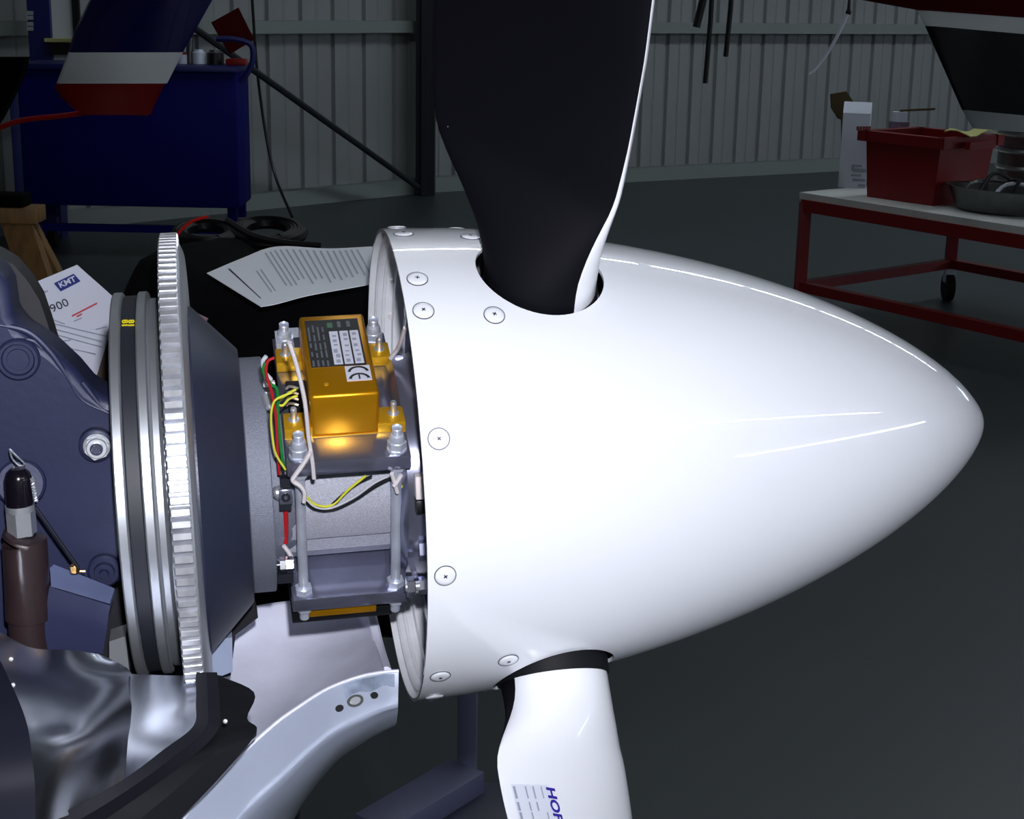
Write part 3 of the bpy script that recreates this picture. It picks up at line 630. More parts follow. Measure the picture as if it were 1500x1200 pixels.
# ------------------------------------------------------------------ clamp with the gold measuring box
t = thing('shaft_clamp', 'steel plate clamp with four threaded rods round the shaft', 'clamp', CF, (.1065, 0, -.0605))
for z0, z1 in ((.049, .0592), (-.0607, -.0506)):
    MB(CF).box((.1065, .001, (z0+z1)/2), (.0755, .142, z1 - z0), ch=.0010).build('plate', M['plate'], t)
for yy in (-.062, .063):
    for xx in (.0765, .1362):
        rod = MB(CF); rod.cyl((xx, yy, -.073), (xx, yy, .0745), .0032, n=20)
        for k in range(1): pass
        rod = rod.build('rod', M['steel'], t)
        th = MB(CF); th.turn((xx, yy, .0592), (0, 0, 1), sum([[(.001*k, .0030), (.001*k + .0005, .0033)] for k in range(17)], []), 12); th.build('thread', M['steel'], rod); th = MB(CF)
        th.turn((xx, yy, -.047), (0, 0, 1), sum([[(.001*k, .0030), (.001*k + .0005, .0033)] for k in range(12)], []), 12); th.build('thread', M['steel'], rod)
        nn = MB(CF); nn.turn((xx, yy, .0592), (0, 0, 1), [(0, .0062), (.0012, .0062), (.0012, .003)], 20); nn.hexnut((xx, yy, .0604), (0, 0, 1), .0060, .0048, .3)
        nn.turn((xx, yy, .0652), (0, 0, 1), [(0, .0048), (.003, .0048), (.005, .0042), (.0062, .0028), (.0066, .0005)], 18); nn.build('nut', M['steel'], t)
        nn = MB(CF); nn.hexnut((xx, yy, -.0506), (0, 0, 1), .0058, .0042, .1); nn.hexnut((xx, yy, -.0607), (0, 0, -1), .0058, .0048, .5); nn.build('nut', M['steel'], t)
        nn = MB(CF); nn.hexnut((xx, yy, .049), (0, 0, -1), .0058, .0045, .5); nn.build('nut', M['steel'], t)
# gold box
GX0, GX1, GY0, GY1, GZ0, GZ1 = .0855, .1276, -.0444, .0485, .0592, .0900
t = thing('transmitter_box', 'gold anodised measuring box with black data label and screw ears', 'box', CF, ((GX0+GX1)/2, 0, GZ0))
MB(CF).box(((GX0+GX1)/2, (GY0+GY1)/2, (GZ0+GZ1)/2 + .0001), (GX1-GX0, GY1-GY0, GZ1-GZ0), ch=.0022).build('body', M['gold'], t, ang=50)
for sx0, sx1 in ((.0692, GX0 + .001), (GX1 - .001, .1440)):
    for y0 in (GY0, .030):
        xm = (sx0+sx1)/2; e = MB(CF).box((xm, y0 + .009, .0592 + .0036), (sx1 - sx0, .018, .0070), ch=.0006).build('ear', M['golds'], t)
        xs_ = sx0 + .0065 if sx0 < .08 else sx1 - .0065
        sc_ = MB(CF); sc_.cyl((xs_, y0 + .010, .0662), (xs_, y0 + .010, .0745), .0021, n=14); sc_.turn((xs_, y0 + .010, .0745), (0, 0, 1), [(0, .0021), (.001, .0016), (.001, .0004)], 14)
        sc_.turn((xs_, y0 + .010, .0662), (0, 0, 1), [(0, .0036), (.0008, .0036), (.0008, .002)], 16); sc_.build('screw', M['nut'], e)
MB(CF).box(((.0692 + .144)/2, GY0 + .009, .0594), (.0746, .0178, .0010)).build('base_sheet', M['golds'], t)
# label on top
lt_ = GZ1 + .00025
def tp(px, py, k=0): return onp(CF, px, py, 2, lt_ + k)
m = MB(CF); q = [tp(453, 472.5), tp(521, 469), tp(533, 532), tp(463, 538)]
xa_, xb_ = .0888, .1232; ya_, yb_ = -.0135, .0415
lab = MB(CF).box(((xa_+xb_)/2, (ya_+yb_)/2, lt_), (xb_-xa_, yb_-ya_, .0003)).build('data_label', M['black'], t)
for k in range(3):
    x0 = .1033 + k*.0066; MB(CF).box((x0 + .0027, .0075, lt_ + .0003), (.0055, .0385, .0002)).build('white_field', M['lab_w'], lab)
m = MB(CF); rnd = random.Random(5)
for k in range(3):
    x0 = .1033 + k*.0066
    for j in range(6): m.box((x0 + .0027 + rnd.uniform(-.0006, .0006), -.009 + j*.0062 + rnd.uniform(-.001, .001), lt_ + .0005), (.0026, rnd.uniform(.0015, .0045), .0001))
m.build('field_print', M['ink_grey'], lab)
m = MB(CF)
for k in range(4):
    for j in range(5): m.box((.0905 + k*.0030, -.009 + j*.0098 + rnd.uniform(-.001, .001), lt_ + .0003), (.0011, rnd.uniform(.005, .0085), .0001))
for j, x0 in enumerate((.1105, .1165)): m.box((x0, .035, lt_ + .0003), (.0022, .007, .0001))
m.build('small_print', M['grey_print'], lab)
MB(CF).box((.1045, .0345, lt_ + .0003), (.0035, .006, .0001)).build('green_print', M['green_ink'], lab)
cel = MB(CF).box((.1170, -.0225, lt_), (.0155, .0165, .0003)).build('mark_label', M['lab_w'], t)
m = MB(CF)
for cyy, bar_ in ((-.0215, False), (-.0300 + .0008, True)):
    pts = [(.1172 + .0048*math.cos(a_), cyy + .0048*math.sin(a_), lt_ + .0003) for a_ in np.linspace(R(5), R(175), 15)]
    ou = [((p[0] - .1172)*1.38 + .1172, (p[1] - cyy)*1.38 + cyy, p[2]) for p in pts]; m.grid([pts, ou])
    if bar_: m.add([(.1167, cyy - .0002, lt_ + .0003), (.1177, cyy - .0002, lt_ + .0003), (.1177, cyy + .0050, lt_ + .0003), (.1167, cyy + .0050, lt_ + .0003)], [(0, 1, 2, 3)])
m.build('mark', M['black'], cel)
c = tp(478, 563); MB(CF).turn((c[0], c[1], GZ1), (0, 0, 1), [(0, .0016), (.0006, .0014), (.0006, .0005), (.0002, .0004)], 14).build('set_screw', M['golds'], t)
# the gold counterpart under the lower plate
t = thing('lower_gold_block', 'gold anodised block hanging under the lower clamp plate', 'block', CF, (.103, -.03, -.07))
MB(CF).box((.1015, -.005, -.0661), (.044, .120, .0100), ch=.001).build('block', M['gold'], t)
MB(CF).box((.1015, -.004, -.0755), (.066, .112, .0085), ch=.001).build('black_cover', M['black'], t)

# ------------------------------------------------------------------ wires, ties, sensors on the clamp
def ct(px, py, y): return onp(CF, px, py, 1, y)
def wire(name, pix, y, r, mt, label, cat='wire', fr=CF, n=8):
    P = [onp(fr, a, b_, 1, (y if np.isscalar(y) else y[i])) for i, (a, b_) in enumerate(pix)]
    return tag(MB(fr).tube(smooth(P, 6), r, n).build(name, M[mt]), label, cat)
wire('yellow_wire', [(428, 575), (408, 583), (400, 592), (397, 612), (399, 640), (404, 665), (418, 688)], -.072, .0007, 'wy', 'thin yellow wire bowing left beside the gold box')
wire('yellow_wire', [(434, 570), (420, 578), (407, 590), (414, 594), (424, 584), (436, 580)], -.05, .0008, 'wy', 'yellow wire knotted at the solder terminals left of the gold box')
wire('green_wire', [(388, 532), (386, 545), (396, 562), (406, 572), (407, 610), (411, 650), (416, 690)], -.06, .0010, 'wg', 'green wire running down the left side of the gold box')
wire('red_wire', [(402, 524), (392, 530), (390, 548), (398, 575), (404, 610), (406, 650), (409, 695)], -.062, .0009, 'wr', 'red wire beside the green wire left of the gold box')
wire('twisted_wire', [(390, 522), (385, 530), (388, 545), (397, 556)], -.05, .0013, 'ww', 'black and white wire loop above the red wire')
wire('red_wire', [(418, 745), (418.5, 770), (418, 795)], -.058, .0018, 'wr', 'red wire running down between the two left sensors')
wire('green_wire', [(414, 745), (413.5, 768), (413, 785)], -.056, .0014, 'wg', 'short green wire beside the lower red wire')
wire('yellow_wire', [(449, 727), (458, 737), (474, 742), (490, 738), (510, 718), (536, 697)], -.058, .0008, 'wy', 'yellow wire sagging between the two clamp rods')
wire('white_wire', [(448, 732), (460, 742), (474, 746), (492, 742), (520, 728), (548, 708), (568, 698)], -.0585, .0007, 'ww', 'white wire sagging between the clamp rods')
wire('black_wire', [(448, 735), (458, 744), (474, 748), (494, 745), (522, 731), (550, 712), (572, 700)], -.0592, .0007, 'wk', 'black wire sagging lowest between the clamp rods')
wire('black_wire', [(486, 739), (505, 722), (525, 707), (545, 697)], -.0575, .0007, 'wk', 'thin black wire rising to the upper plate')
wire('yellow_wire', [(582, 708), (590, 714), (600, 718), (610, 720)], -.06, .0010, 'wy', 'yellow wire from the right rod to the white connector')
# cable ties
def tie(pix, y, wd, label):
    P = smooth([onp(CF, a, b_, 1, (y if np.isscalar(y) else y[i])) for i, (a, b_) in enumerate(pix)], 5)
    return tag(MB(CF).tube(P, wd*1.15, 8, r2=.0014).build('cable_tie', M['zip']), label, 'cable tie')
tie([(424, 502), (433, 530), (443, 570), (448, 600), (452, 640), (457, 672), (460, 700)], -.0735, .0018, 'long white cable tie running down the left side of the gold box')
tie([(455, 662), (444, 680), (432, 697), (429, 704), (440, 712), (446, 722), (445, 735)], -.0765, .0017, 'white cable tie crossing the left end of the upper plate')
tie([(574, 694), (578, 707), (582, 721)], -.0715, .0017, 'short white cable tie knotted on the right rod')
tie([(588, 696), (582, 706), (577, 712)], -.0725, .0013, 'cable tie tail crossing at the top of the right rod')
tie([(594, 480), (588, 498), (582, 512), (572, 525)], (-.01, .0, .01, .015), .0013, 'white cable tie behind the gold box pointing to the spinner')
tie([(416, 800), (422, 808), (427, 816)], -.06, .0016, 'small white tie above the lower left screw')
# sensor block and bolts left of the clamp
def at(px, py, y): return ey(px, py, y)
t = thing('sensor_block', 'small grey square connector with round socket left of the clamp rod', 'connector', EF, at(417, 735, -.065))
c = at(418, 725, -.065); MB(EF).box(c, (.0082, .010, .0098), ch=.0008).build('block', M['plate'], t)
MB(EF).turn(c + np.array([0, -.0052, .0]), (0, -1, 0), [(0, .0028), (.0008, .0028), (.0008, .0014), (-.001, .001)], 18).build('socket', M['dark'], t)
MB(EF).box(at(417.5, 740, -.064), (.0075, .008, .0048)).build('lower_shell', M['dark'], t)
MB(EF).box(at(417, 705, -.064), (.006, .008, .006)).build('upper_shell', M['dark'], t)
MB(EF).turn(at(404, 722, -.064), (-1, 0, 0), [(-.004, .0045), (0, .0045), (.0015, .003), (.0018, .0005)], 16).build('screw', M['nut'], t)
t = thing('clamp_bolt', 'bright slotted bolt and nut below the red wire', 'bolt', EF, at(416, 838, -.06))
c = at(410, 828, -.060); MB(EF).hexnut(c, (1, 0, 0), .0052, .0035, .2).build('nut', M['chrome'], t)
MB(EF).hexnut(at(419, 828, -.06), (1, 0, 0), .0054, .0045, .1).build('locknut', M['chrome'], t)
MB(EF).turn(at(407, 828, -.060), (-1, 0, 0), [(-.002, .0042), (.001, .004), (.0025, .002), (.0026, .0004)], 16).build('bolt_head', M['chrome'], t)
MB(EF).box(at(418, 845, -.058), (.010, .008, .006)).build('bracket', M['dark'], t)
t = thing('cable_clip', 'white cable clip and crimp where wires meet the flange', 'clip', EF, at(393, 562, -.05))
MB(EF).box(at(394, 562, -.052), (.0075, .006, .0032), ch=.0008).build('clip', M['tape'], t)
MB(EF).box(at(390, 556, -.052), (.0028, .005, .006), ch=.0006).build('clip_tail', M['tape'], t)
MB(EF).turn(at(392, 588, -.052), (.2, -.6, -.7), [(-.006, .0014), (-.004, .0028), (.004, .0028), (.006, .0014)], 12).build('crimp', M['nut'], t)
for j in range(4):
    y_ = 568 + j*8.2
    P = smooth([ct(419, y_ + 2, -.03), ct(423, y_ - 1.5, -.028), ct(430, y_ - 1, -.026), ct(437, y_ + 1, -.026)], 4)
    tag(MB(CF).tube(P, .00085, 8).build('solder_lead', M['nut']), 'bright soldered lead entering the left side of the gold box', 'lead', group='four soldered leads left of the gold box')
t = thing('terminal_strip', 'small dark terminal strip left of the gold box', 'terminal', CF, (.079, -.03, .06))
MB(CF).box((.0795, -.004, .0622), (.012, .030, .006), ch=.0006).build('strip', M['dark'], t)
# left back steel tab
t = thing('steel_tab', 'small steel angle beside the rear left nut', 'bracket', CF, (.08, .05, .06))
MB(CF).box((.0725, .060, .0625), (.004, .016, .010)).build('tab', M['steel'], t)
MB(CF).box((.0825, .066, .0665), (.008, .006, .004)).build('tab_end', M['steel'], t)
# between clamp and bulkhead
t = thing('adjuster_bolt', 'bright bolt with two nuts touching the bulkhead beside the lower plate', 'bolt', EF, at(603, 872, -.07))
a = at(594, 860, -.07)
m = MB(EF); m.cyl(a, a + np.array([.016, 0, 0]), .0032, n=14); m.build('shank', M['nut'], t)
MB(EF).hexnut(a + np.array([.0005, 0, 0]), (1, 0, 0), .0066, .005, .2).build('nut', M['chrome'], t); MB(EF).hexnut(a + np.array([.0085, 0, 0]), (1, 0, 0), .0058, .0045, .1).build('nut', M['chrome'], t)
t = thing('connector', 'white connector with black end by the spinner rim', 'connector', EF, at(617, 745, -.075))
MB(EF).box(at(615, 712, -.077), (.0065, .010, .0150), ch=.0008).build('white_shell', M['tape'], t); MB(EF).box(at(616, 740, -.077), (.0062, .010, .0085), ch=.0005).build('black_shell', M['black'], t)
q = [at(x, y, -.062) for x, y in ((596, 818), (605, 817), (613, 846), (606, 850))]
tag(MB(EF).prism(q, (0, .002, 0)).build('metal_strip', M['plate']), 'short bare metal strip above the adjuster bolt', 'strip')
t = thing('hub_bolt', 'grey bolt with washer at the bulkhead below the white connector', 'bolt', EF, at(618, 812, -.065))
MB(EF).hexnut(at(613, 805, -.065), (1, 0, 0), .0075, .006, .2).build('bolt_head', M['plate'], t)
q = [at(x, y, -.0) for x, y in ((579, 520), (590, 521), (588, 555), (577, 556))]
tag(MB(EF).prism(q, (0, .004, 0)).build('metal_tab', M['plate']), 'grey metal tab behind the gold box near the spinner', 'tab')

# ------------------------------------------------------------------ spinner
XS, LS, RS, PA, PB = .1428, .4234, .1566, 1.8355, .6622
def prof(x): return RS*(1 - min(max((x - XS)/LS, 0), 1)**PA)**PB
BETAS = (66.0, -54.0, 186.0)
t = thing('spinner', 'large glossy white propeller spinner held by round head screws', 'spinner', EF, (XS, 0, 0))
ts = [0, .01, .03, .06] + list(np.linspace(.1, .9, 33)) + [.92, .94, .955, .97, .98, .987, .993, .997, .999]
out = [(XS + LS*q_, prof(XS + LS*q_)) for q_ in ts] + [(XS + LS*.9999, .0012)]
inn = [(x_ - .0006, max(r_ - .0022, .0008)) for x_, r_ in out[:-6]]; inn[0] = (XS, RS - .0022)
m = MB(EF); m.turn(X0, OX, out, 160); b0 = len(m.v)
m.turn(X0, OX, inn[::-1], 160)
N_ = 160; lo_ = len(out); tipc = len(m.v)
m.f.append([(lo_-1)*N_ + k for k in range(N_)]); m.m.append(0)
m.f.append([b0 + k for k in range(N_)]); m.m.append(0)
for k in range(N_): m.f.append([k, (k+1) % N_, b0 + (len(inn)-1)*N_ + (k+1) % N_, b0 + (len(inn)-1)*N_ + k]); m.m.append(0)
shell = m.build('shell', M['spin'], t, ang=40)
bpy.context.view_layer.update()
for b_ in BETAS:
    B = R(b_); rad = np.array([0, -math.cos(B), math.sin(B)]); c0 = np.array([.2310, 0, 0])
    cut = MB(EF).cyl(c0 + rad*.08, c0 + rad*.25, .0402, n=64).build('cutter', M['black'], None)
    md = shell.modifiers.new('hole', 'BOOLEAN'); md.operation = 'DIFFERENCE'; md.object = cut; md.solver = 'EXACT'
    bpy.context.view_layer.update(); dg = bpy.context.evaluated_depsgraph_get()
    me = bpy.data.meshes.new_from_object(shell.evaluated_get(dg)); shell.modifiers.clear(); old = shell.data; shell.data = me; bpy.data.meshes.remove(old)
    cm = cut.data; bpy.data.objects.remove(cut); bpy.data.meshes.remove(cm)
me = shell.data; me.name = 'shell'; me.materials.clear(); me.materials.append(M['spin']); me.materials.append(M['white_in'])
Li = np.linalg.inv(np.array(shell['_m']).reshape(4, 4))
for p in me.polygons:
    c_ = p.center; n_ = p.normal; p.material_index = 1 if (c_.y*n_.y + c_.z*n_.z) < -1e-4 and abs(n_.x) < .9 else 0
me.shade_smooth(); me.set_sharp_from_angle(angle=R(40))
# bulkhead inside
m = MB(EF); m.turn((.1700, 0, 0), OX, [(0, .045), (0, .140), (-.004, .1475), (-.016, .1530), (-.0166, .1536), (.001, .1540), (.003, .140), (.003, .045), (0, .045)], 96)
bh = m.build('bulkhead', M['white_in'], t, ang=35)
m = MB(EF); m.turn(X0, OX, [(.1470, .1538), (.1470, .1500), (.1485, .1490), (.1515, .1490), (.1520, .1480), (.1540, .1480), (.1545, .1490), (.1590, .1480), (.1600, .1440), (.1690, .1430)], 96); m.build('inner_flange', M['white_in'], bh, ang=25)
m = MB(EF); m.turn(X0, OX, [(.1688, .142), (.1660, .140), (.1655, .120), (.1688, .118)], 96); m.build('clamp_ring', M['plate'], bh, ang=25)
for b_ in (88, 62, 38, 10, -18, -47, -75, 110, 140, 170, -105, -140):
    B = R(b_); c_ = np.array([.1698, -math.cos(B)*.128, math.sin(B)*.128]); MB(EF).hexnut(c_, (-1, 0, 0), .006, .004, B).build('bolt', M['nut'], bh)
for b_ in (150, 135, 120, 105, 165, -150, -165, 180, -135, -120, 90, 75):
    B = R(b_); rad = np.array([0, -math.cos(B), math.sin(B)]); c_ = rad*.1532 + np.array([.1590, 0, 0]); MB(EF).turn(c_, -rad, [(-.001, .0045), (.002, .0045), (.004, .0026), (.006, .0026), (.006, .0005)], 14).build('rivet_nut', M['tape'], bh)
# screws
scr = None
e = 1e-4
def screw(x_, ph):
    global scr
    B = R(ph); rad = np.array([0, -math.cos(B), math.sin(B)]); dr = (prof(x_ + e) - prof(x_ - e))/2/e; n_ = unit(rad - dr*np.array([1, 0, 0])); p = rad*prof(x_) + np.array([x_, 0, 0])
    tg = unit(np.cross(n_, (1, 0, 0))); ux_ = np.cross(tg, n_)
    Mx = Matrix(frame(p - np.array([XS, 0, 0]), ux_, tg, n_).tolist())
    if scr is None:
        m = MB(WF); m.turn((0, 0, 0), (0, 0, 1), [(-.0005, .0060), (.0006, .0060), (.0011, .0054), (.0014, .0036), (.0015, .0012), (.0015, .0001)], 24)
        s1 = m.build('screw', M['spin'], None); s1.location = (0, 0, 0); me_ = s1.data
        for v in me_.vertices: v.co.z += -0.0005
        m = MB(WF)
        for a_ in (.4, 1.97): m.box((0, 0, .0), (.0026, .0007, .0003), [[math.cos(a_), math.sin(a_), 0], [-math.sin(a_), math.cos(a_), 0], [0, 0, 1]])
        s2 = m.build('cross_slot', M['ink'], None); s2.location = (0, 0, 0)
        for v in s2.data.vertices: v.co.z += .00135
        # washer shadow ring
        m = MB(WF); m.turn((0, 0, 0), (0, 0, 1), [(-.0003, .0066), (.0002, .0066), (.0002, .0058)], 24); s3 = m.build('washer', M['grey_print'], None); s3.location = (0, 0, 0)
        scr = (s1, s2, s3); first = True
    else: first = False
    a_, b2, c2_ = scr if first else tuple(o_.copy() for o_ in scr)
    if not first:
        for o_ in (a_, b2, c2_): COL.objects.link(o_)
    a_.parent = t; a_.matrix_local = Mx; b2.parent = a_; b2.matrix_local = Matrix.Rotation(random.uniform(0, 3), 4, 'Z'); c2_.parent = a_; c2_.matrix_local = Matrix.Identity(4)
for ph in (62, 52, 22, -7.7, -39.8, -54.9, -69, 85.5, 99, 130, 160, 190, 215, 240, 265): screw(.1530, ph)
for ph in (50.3, -36.7, 83, -71, 105, 170, 205, 245): screw(.1950, ph)
# ------------------------------------------------------------------ propeller
pt = thing('propeller', 'three blade propeller, white front faces and black rear faces', 'propeller', EF, (.2310, 0, 0))
MB(EF).turn((.18, 0, 0), OX, [(0, .02), (0, .07), (.01, .08), (.09, .08), (.10, .07), (.10, .02)], 48).build('hub', M['dark'], pt)
P4 = (.1345, -.2246, .2323, .0752); 
def blade(beta, name='blade'):
    B = R(beta); rad = np.array([0, -math.cos(B), math.sin(B)]); tp_ = np.array([0, -math.cos(B - math.pi/2), math.sin(B - math.pi/2)])
    NS = 40; rs = list(np.linspace(.075, .36, 44)) + list(np.linspace(.38, .86, 22)) + [.875, .882]
    V = []; 
    for r_ in rs:
        t_ = (min(r_, .31) - .14)/.2; c = ((P4[0]*t_ + P4[1])*t_ + P4[2])*t_ + P4[3]; c = max(c, .06)
        if r_ > .31: c = c + (.195 - c)*0 + .012*math.sin((r_ - .31)*3) - max(0, r_ - .45)*.16
        th = .9941 - .621*t_ if r_ < .31 else .9941 - .621*.85 - (r_ - .31)*.35
        e_ = .1737 + .02*t_; X_ = .2528
        if r_ > .86: c *= math.sqrt(max(.05, 1 - ((r_ - .86)/.0225)**2))
        tc_ = np.interp(r_, [.12, .16, .2, .3, .5, .88], [.62, .34, .17, .11, .08, .06])
        s_ = np.clip((r_ - .146)/(.215 - .146), 0, 1); s_ = s_*s_*(3 - 2*s_)
        ch = math.sin(th)*np.array([1., 0, 0]) + math.cos(th)*tp_; nf = math.cos(th)*np.array([1., 0, 0]) - math.sin(th)*tp_   # front face normal
        le = rad*r_ + np.array([X_, 0, 0]) + ch*c*e_
        for k in range(NS):
            ab = float(np.interp(r_, [.12, .16, .20, .25, .32], [.60, .50, .27, .12, .03]))
            a_ = 2*math.pi*k/NS if k <= NS//2 else (math.pi + (math.pi - ab)*(k - NS//2)/(NS//2 - 4) if k <= NS - 4 else 2*math.pi - ab*(NS - k)/4)   # 0 = leading edge, front (camber) side first
            u = (1 - math.cos(a_))/2; yt = 5*tc_*(.2969*math.sqrt(u) - .126*u - .3516*u*u + .2843*u**3 - .1015*u**4)
            sgn = 1.25 if a_ <= math.pi else -.55
            pa = le - ch*u*c + nf*(yt*c*sgn)
            pc = rad*r_ + np.array([.2310, 0, 0]) + .0350*(math.cos(a_)*ch + math.sin(a_)*nf)
            V.append(pc*(1 - s_) + pa*s_)
    m = MB(EF); Fc = []
    n = len(rs); m.add(V, [])
    for i in range(n-1):
        for k in range(NS):
            m.f.append([i*NS+k, i*NS+(k+1) % NS, (i+1)*NS+(k+1) % NS, (i+1)*NS+k]); m.m.append(0 if (k < NS//2 or k >= NS - 4) else 1)
    m.f.append([(n-1)*NS+k for k in range(NS)]); m.m.append(0)
    m.f.append([k for k in range(NS-1, -1, -1)]); m.m.append(0)
    b = m.build(name, [M['white'], M['bblack']], pt, ang=60); return b
lb = {66.0: 'blade pointing up, matt black rear face towards us', -54.0: 'blade pointing down, glossy white face with maker decal', 186.0: 'blade pointing away behind the spinner'}
BL = {}
for b_ in BETAS:
    BL[b_] = blade(b_ - .9); BL[b_]['label'] = lb[b_]
    B = R(b_ - .9); rad = np.array([0, -math.cos(B), math.sin(B)])
    MB(EF).turn(np.array([.2310, 0, 0]) + rad*.075, rad, [(0, .0372), ((.0785 if b_ == -54.0 else .066) - .002, .0366), ((.0785 if b_ == -54.0 else .066), .036), ((.0785 if b_ == -54.0 else .066), .0345)], 40).build('root_collar', M['rubber'], pt)
# decal on the lower blade: found by casting onto the blade's own mesh
bpy.context.view_layer.update()
lo_b = BL[-54.0]
from mathutils.bvhtree import BVHTree
mw = EF @ frame((.2310, 0, 0), (1, 0, 0), (0, 1, 0), (0, 0, 1)); bv = BVHTree.FromPolygons([Vector((mw @ np.array([v.co.x, v.co.y, v.co.z, 1]))[:3]) for v in lo_b.data.vertices], [list(p.vertices) for p in lo_b.data.polygons])
def hit(px, py, k=.0004):
    h_ = bv.ray_cast(Vector(CAM), Vector(unit(ray(px, py))))
    if h_[0] is None: return CAM + ray(px, py)*.95
    return np.array(h_[0]) - unit(ray(px, py))*k
def decal(poly, n1, n2):
    a, b_, c, d = [np.array(p, float) for p in poly]
    return [[hit(*((a*(1-u) + b_*u)*(1-v) + (d*(1-u) + c*u)*v)) for u in np.linspace(0, 1, n1)] for v in np.linspace(0, 1, n2)]
dec = MB(WF).grid(decal([(748, 1149), (803, 1150), (822, 1225), (766, 1225)], 8, 8)).build('decal', mat('decal_film', (215, 219, 232), .4), lo_b)
m = MB(WF)
for k, (x0, w_) in enumerate(((750.5, 3.5), (768, 2), (779, 2), (791, 1.6))):
    for j, (ya2, yb2) in enumerate(((1152, 1170), (1175, 1188), (1190, 1202), (1204, 1222))):
        if k and (j + k) % 4 == 0: continue
        sh = (ya2 - 1150)*.25; sh2 = (yb2 - 1150)*.25
        m.grid([[hit(x0 + sh, ya2, .0009), hit(x0 + w_ + sh, ya2, .0009)], [hit(x0 + sh2, yb2, .0009), hit(x0 + w_ + sh2, yb2, .0009)]])
m.build('decal_print', M['ink_grey'], lo_b)
cu = bpy.data.curves.new('maker_lettering', 'FONT'); cu.body = 'HOFFMANN'; cu.size = 1; cu.align_y = 'BOTTOM'; cu.offset = .035; cu.shear = .25; cu.resolution_u = 3
to = bpy.data.objects.new('tmp', cu); COL.objects.link(to); bpy.context.view_layer.update(); tm = bpy.data.meshes.new_from_object(to); bpy.data.objects.remove(to)
m = MB(WF); hi_ = .72; K = 24.5
def tmap(v):                                         # text x runs down the blade, text y towards its right edge
    return hit(796.5 + v.x*K*.27 + v.y/hi_*11.5*1.0, 1153 + v.x*K - v.y/hi_*2.4, .0011)
m.add([tmap(v.co) for v in tm.vertices], [list(p.vertices) for p in tm.polygons]); m.build('maker_lettering', M['blue_ink'], lo_b, fix=False)
bpy.data.meshes.remove(tm)

# ------------------------------------------------------------------ crankcase and accessories at the left
t = thing('crankcase', 'blue grey painted engine crankcase behind the pulley', 'engine', EF, ey(80, 900, -.02))
def ep(l, y): return [ey(a, b_, y) for a, b_ in l]
outl = [(-150, 330), (-60, 372), (0, 396), (13, 421), (19, 462), (30, 482), (48, 494), (66, 505), (82, 517), (112, 545), (133, 570), (157, 586), (190, 588), (215, 640), (220, 800), (196, 846), (160, 862), (150, 900), (140, 1100), (-150, 1100)]
m = MB(EF); ed = ep(outl, -.062); m.prism(ed, (0, .045, 0)); body = m.build('case_body', M['case'], t, ang=40)
md = body.modifiers.new('round', 'BEVEL'); md.width = .007; md.segments = 4; md.limit_method = 'ANGLE'; md.angle_limit = R(25)
out2 = [(-150, 300), (-60, 350), (0, 376), (20, 388), (42, 414), (58, 440), (70, 475), (80, 508), (112, 542), (112, 700), (-150, 900)]
MB(EF).prism(ep(out2, -.02), (0, .03, 0)).build('rear_flange', M['case2'], t)
def disc(px, py, y, prof_, mt, name, par, n=32, ax=None):
    c_ = ey(px, py, y); return MB(EF).turn(c_, ax if ax is not None else (0, -1, 0), prof_, n).build(name, mt, par)
px_ = 1/2400.
disc(27, 526, -.062, [(-.004, 31*px_), (.002, 30*px_), (.0035, 27*px_), (.0035, 23*px_), (.0015, 21*px_), (.0015, 1*px_)], M['case'], 'round_boss', t)
disc(27, 526, -.062, [(.001, 16*px_), (.0028, 15*px_), (.0028, .5*px_)], M['case'], 'boss_cap', t)
# ridges cast into the case
for pts, r_ in (([(-20, 470), (0, 476), (40, 486), (70, 512), (96, 548), (120, 585), (160, 605)], .0022), ([(-20, 500), (0, 502), (50, 500), (68, 540), (56, 600), (40, 640), (0, 660)], .0016), ([(120, 560), (150, 596), (175, 600)], .002), ([(110, 752), (135, 748), (170, 748)], .0015), ([(60, 800), (100, 790), (120, 820)], .0012)):
    MB(EF).tube(smooth(ep(pts, -.060), 6), r_, 10).build('cast_ridge', M['case'], t)
disc(153, 836, -.066, [(-.006, 24*px_), (.001, 24*px_), (.002, 21*px_), (.002, 15*px_), (.005, 14*px_), (.005, 7*px_), (.008, 6*px_), (.008, .3*px_)], M['case'], 'bolt_boss', t)
b_ = disc(141, 652, -.066, [(-.006, 25*px_), (.002, 24*px_), (.003, 20*px_), (.003, .5*px_)], M['case'], 'stud_boss', t)
c_ = ey(142, 653, -.070); m = MB(EF); m.turn(c_, (0, -1, 0), [(0, 19*px_), (.0018, 19*px_), (.0018, 5*px_)], 28); m.hexnut(c_ + np.array([0, -.0018, 0]), (0.06, -1, .1), 17.5*px_, .007, .25); m.build('stud_nut', M['nut'], b_)
MB(EF).turn(c_ + np.array([.0004, -.0096, .001]), (0, -1, 0), [(-.003, 9.5*px_), (.002, 9*px_), (.003, 7*px_), (.0012, 5*px_), (.0012, .4*px_)], 20).build('stud_end', M['plate'], b_)
# bright clip, then dark sheets painting in shade under the pulley and by the hose
for l, y, d, mt, nm in (([(160, 940), (184, 932), (190, 990), (160, 976)], -.04, .02, 'nut', 'bright_clip'), ([(135, 835), (222, 835), (222, 1000), (135, 1000)], .0, .02, 'case2', 'gap_shade_sheet'), ([(54, 886), (72, 892), (92, 910), (104, 934), (102, 956), (56, 960)], -.0635, .001, 'black', 'hose_shade_patch')):
    MB(EF).prism(ep(l, y), (0, d, 0)).build(nm, M[mt], t)
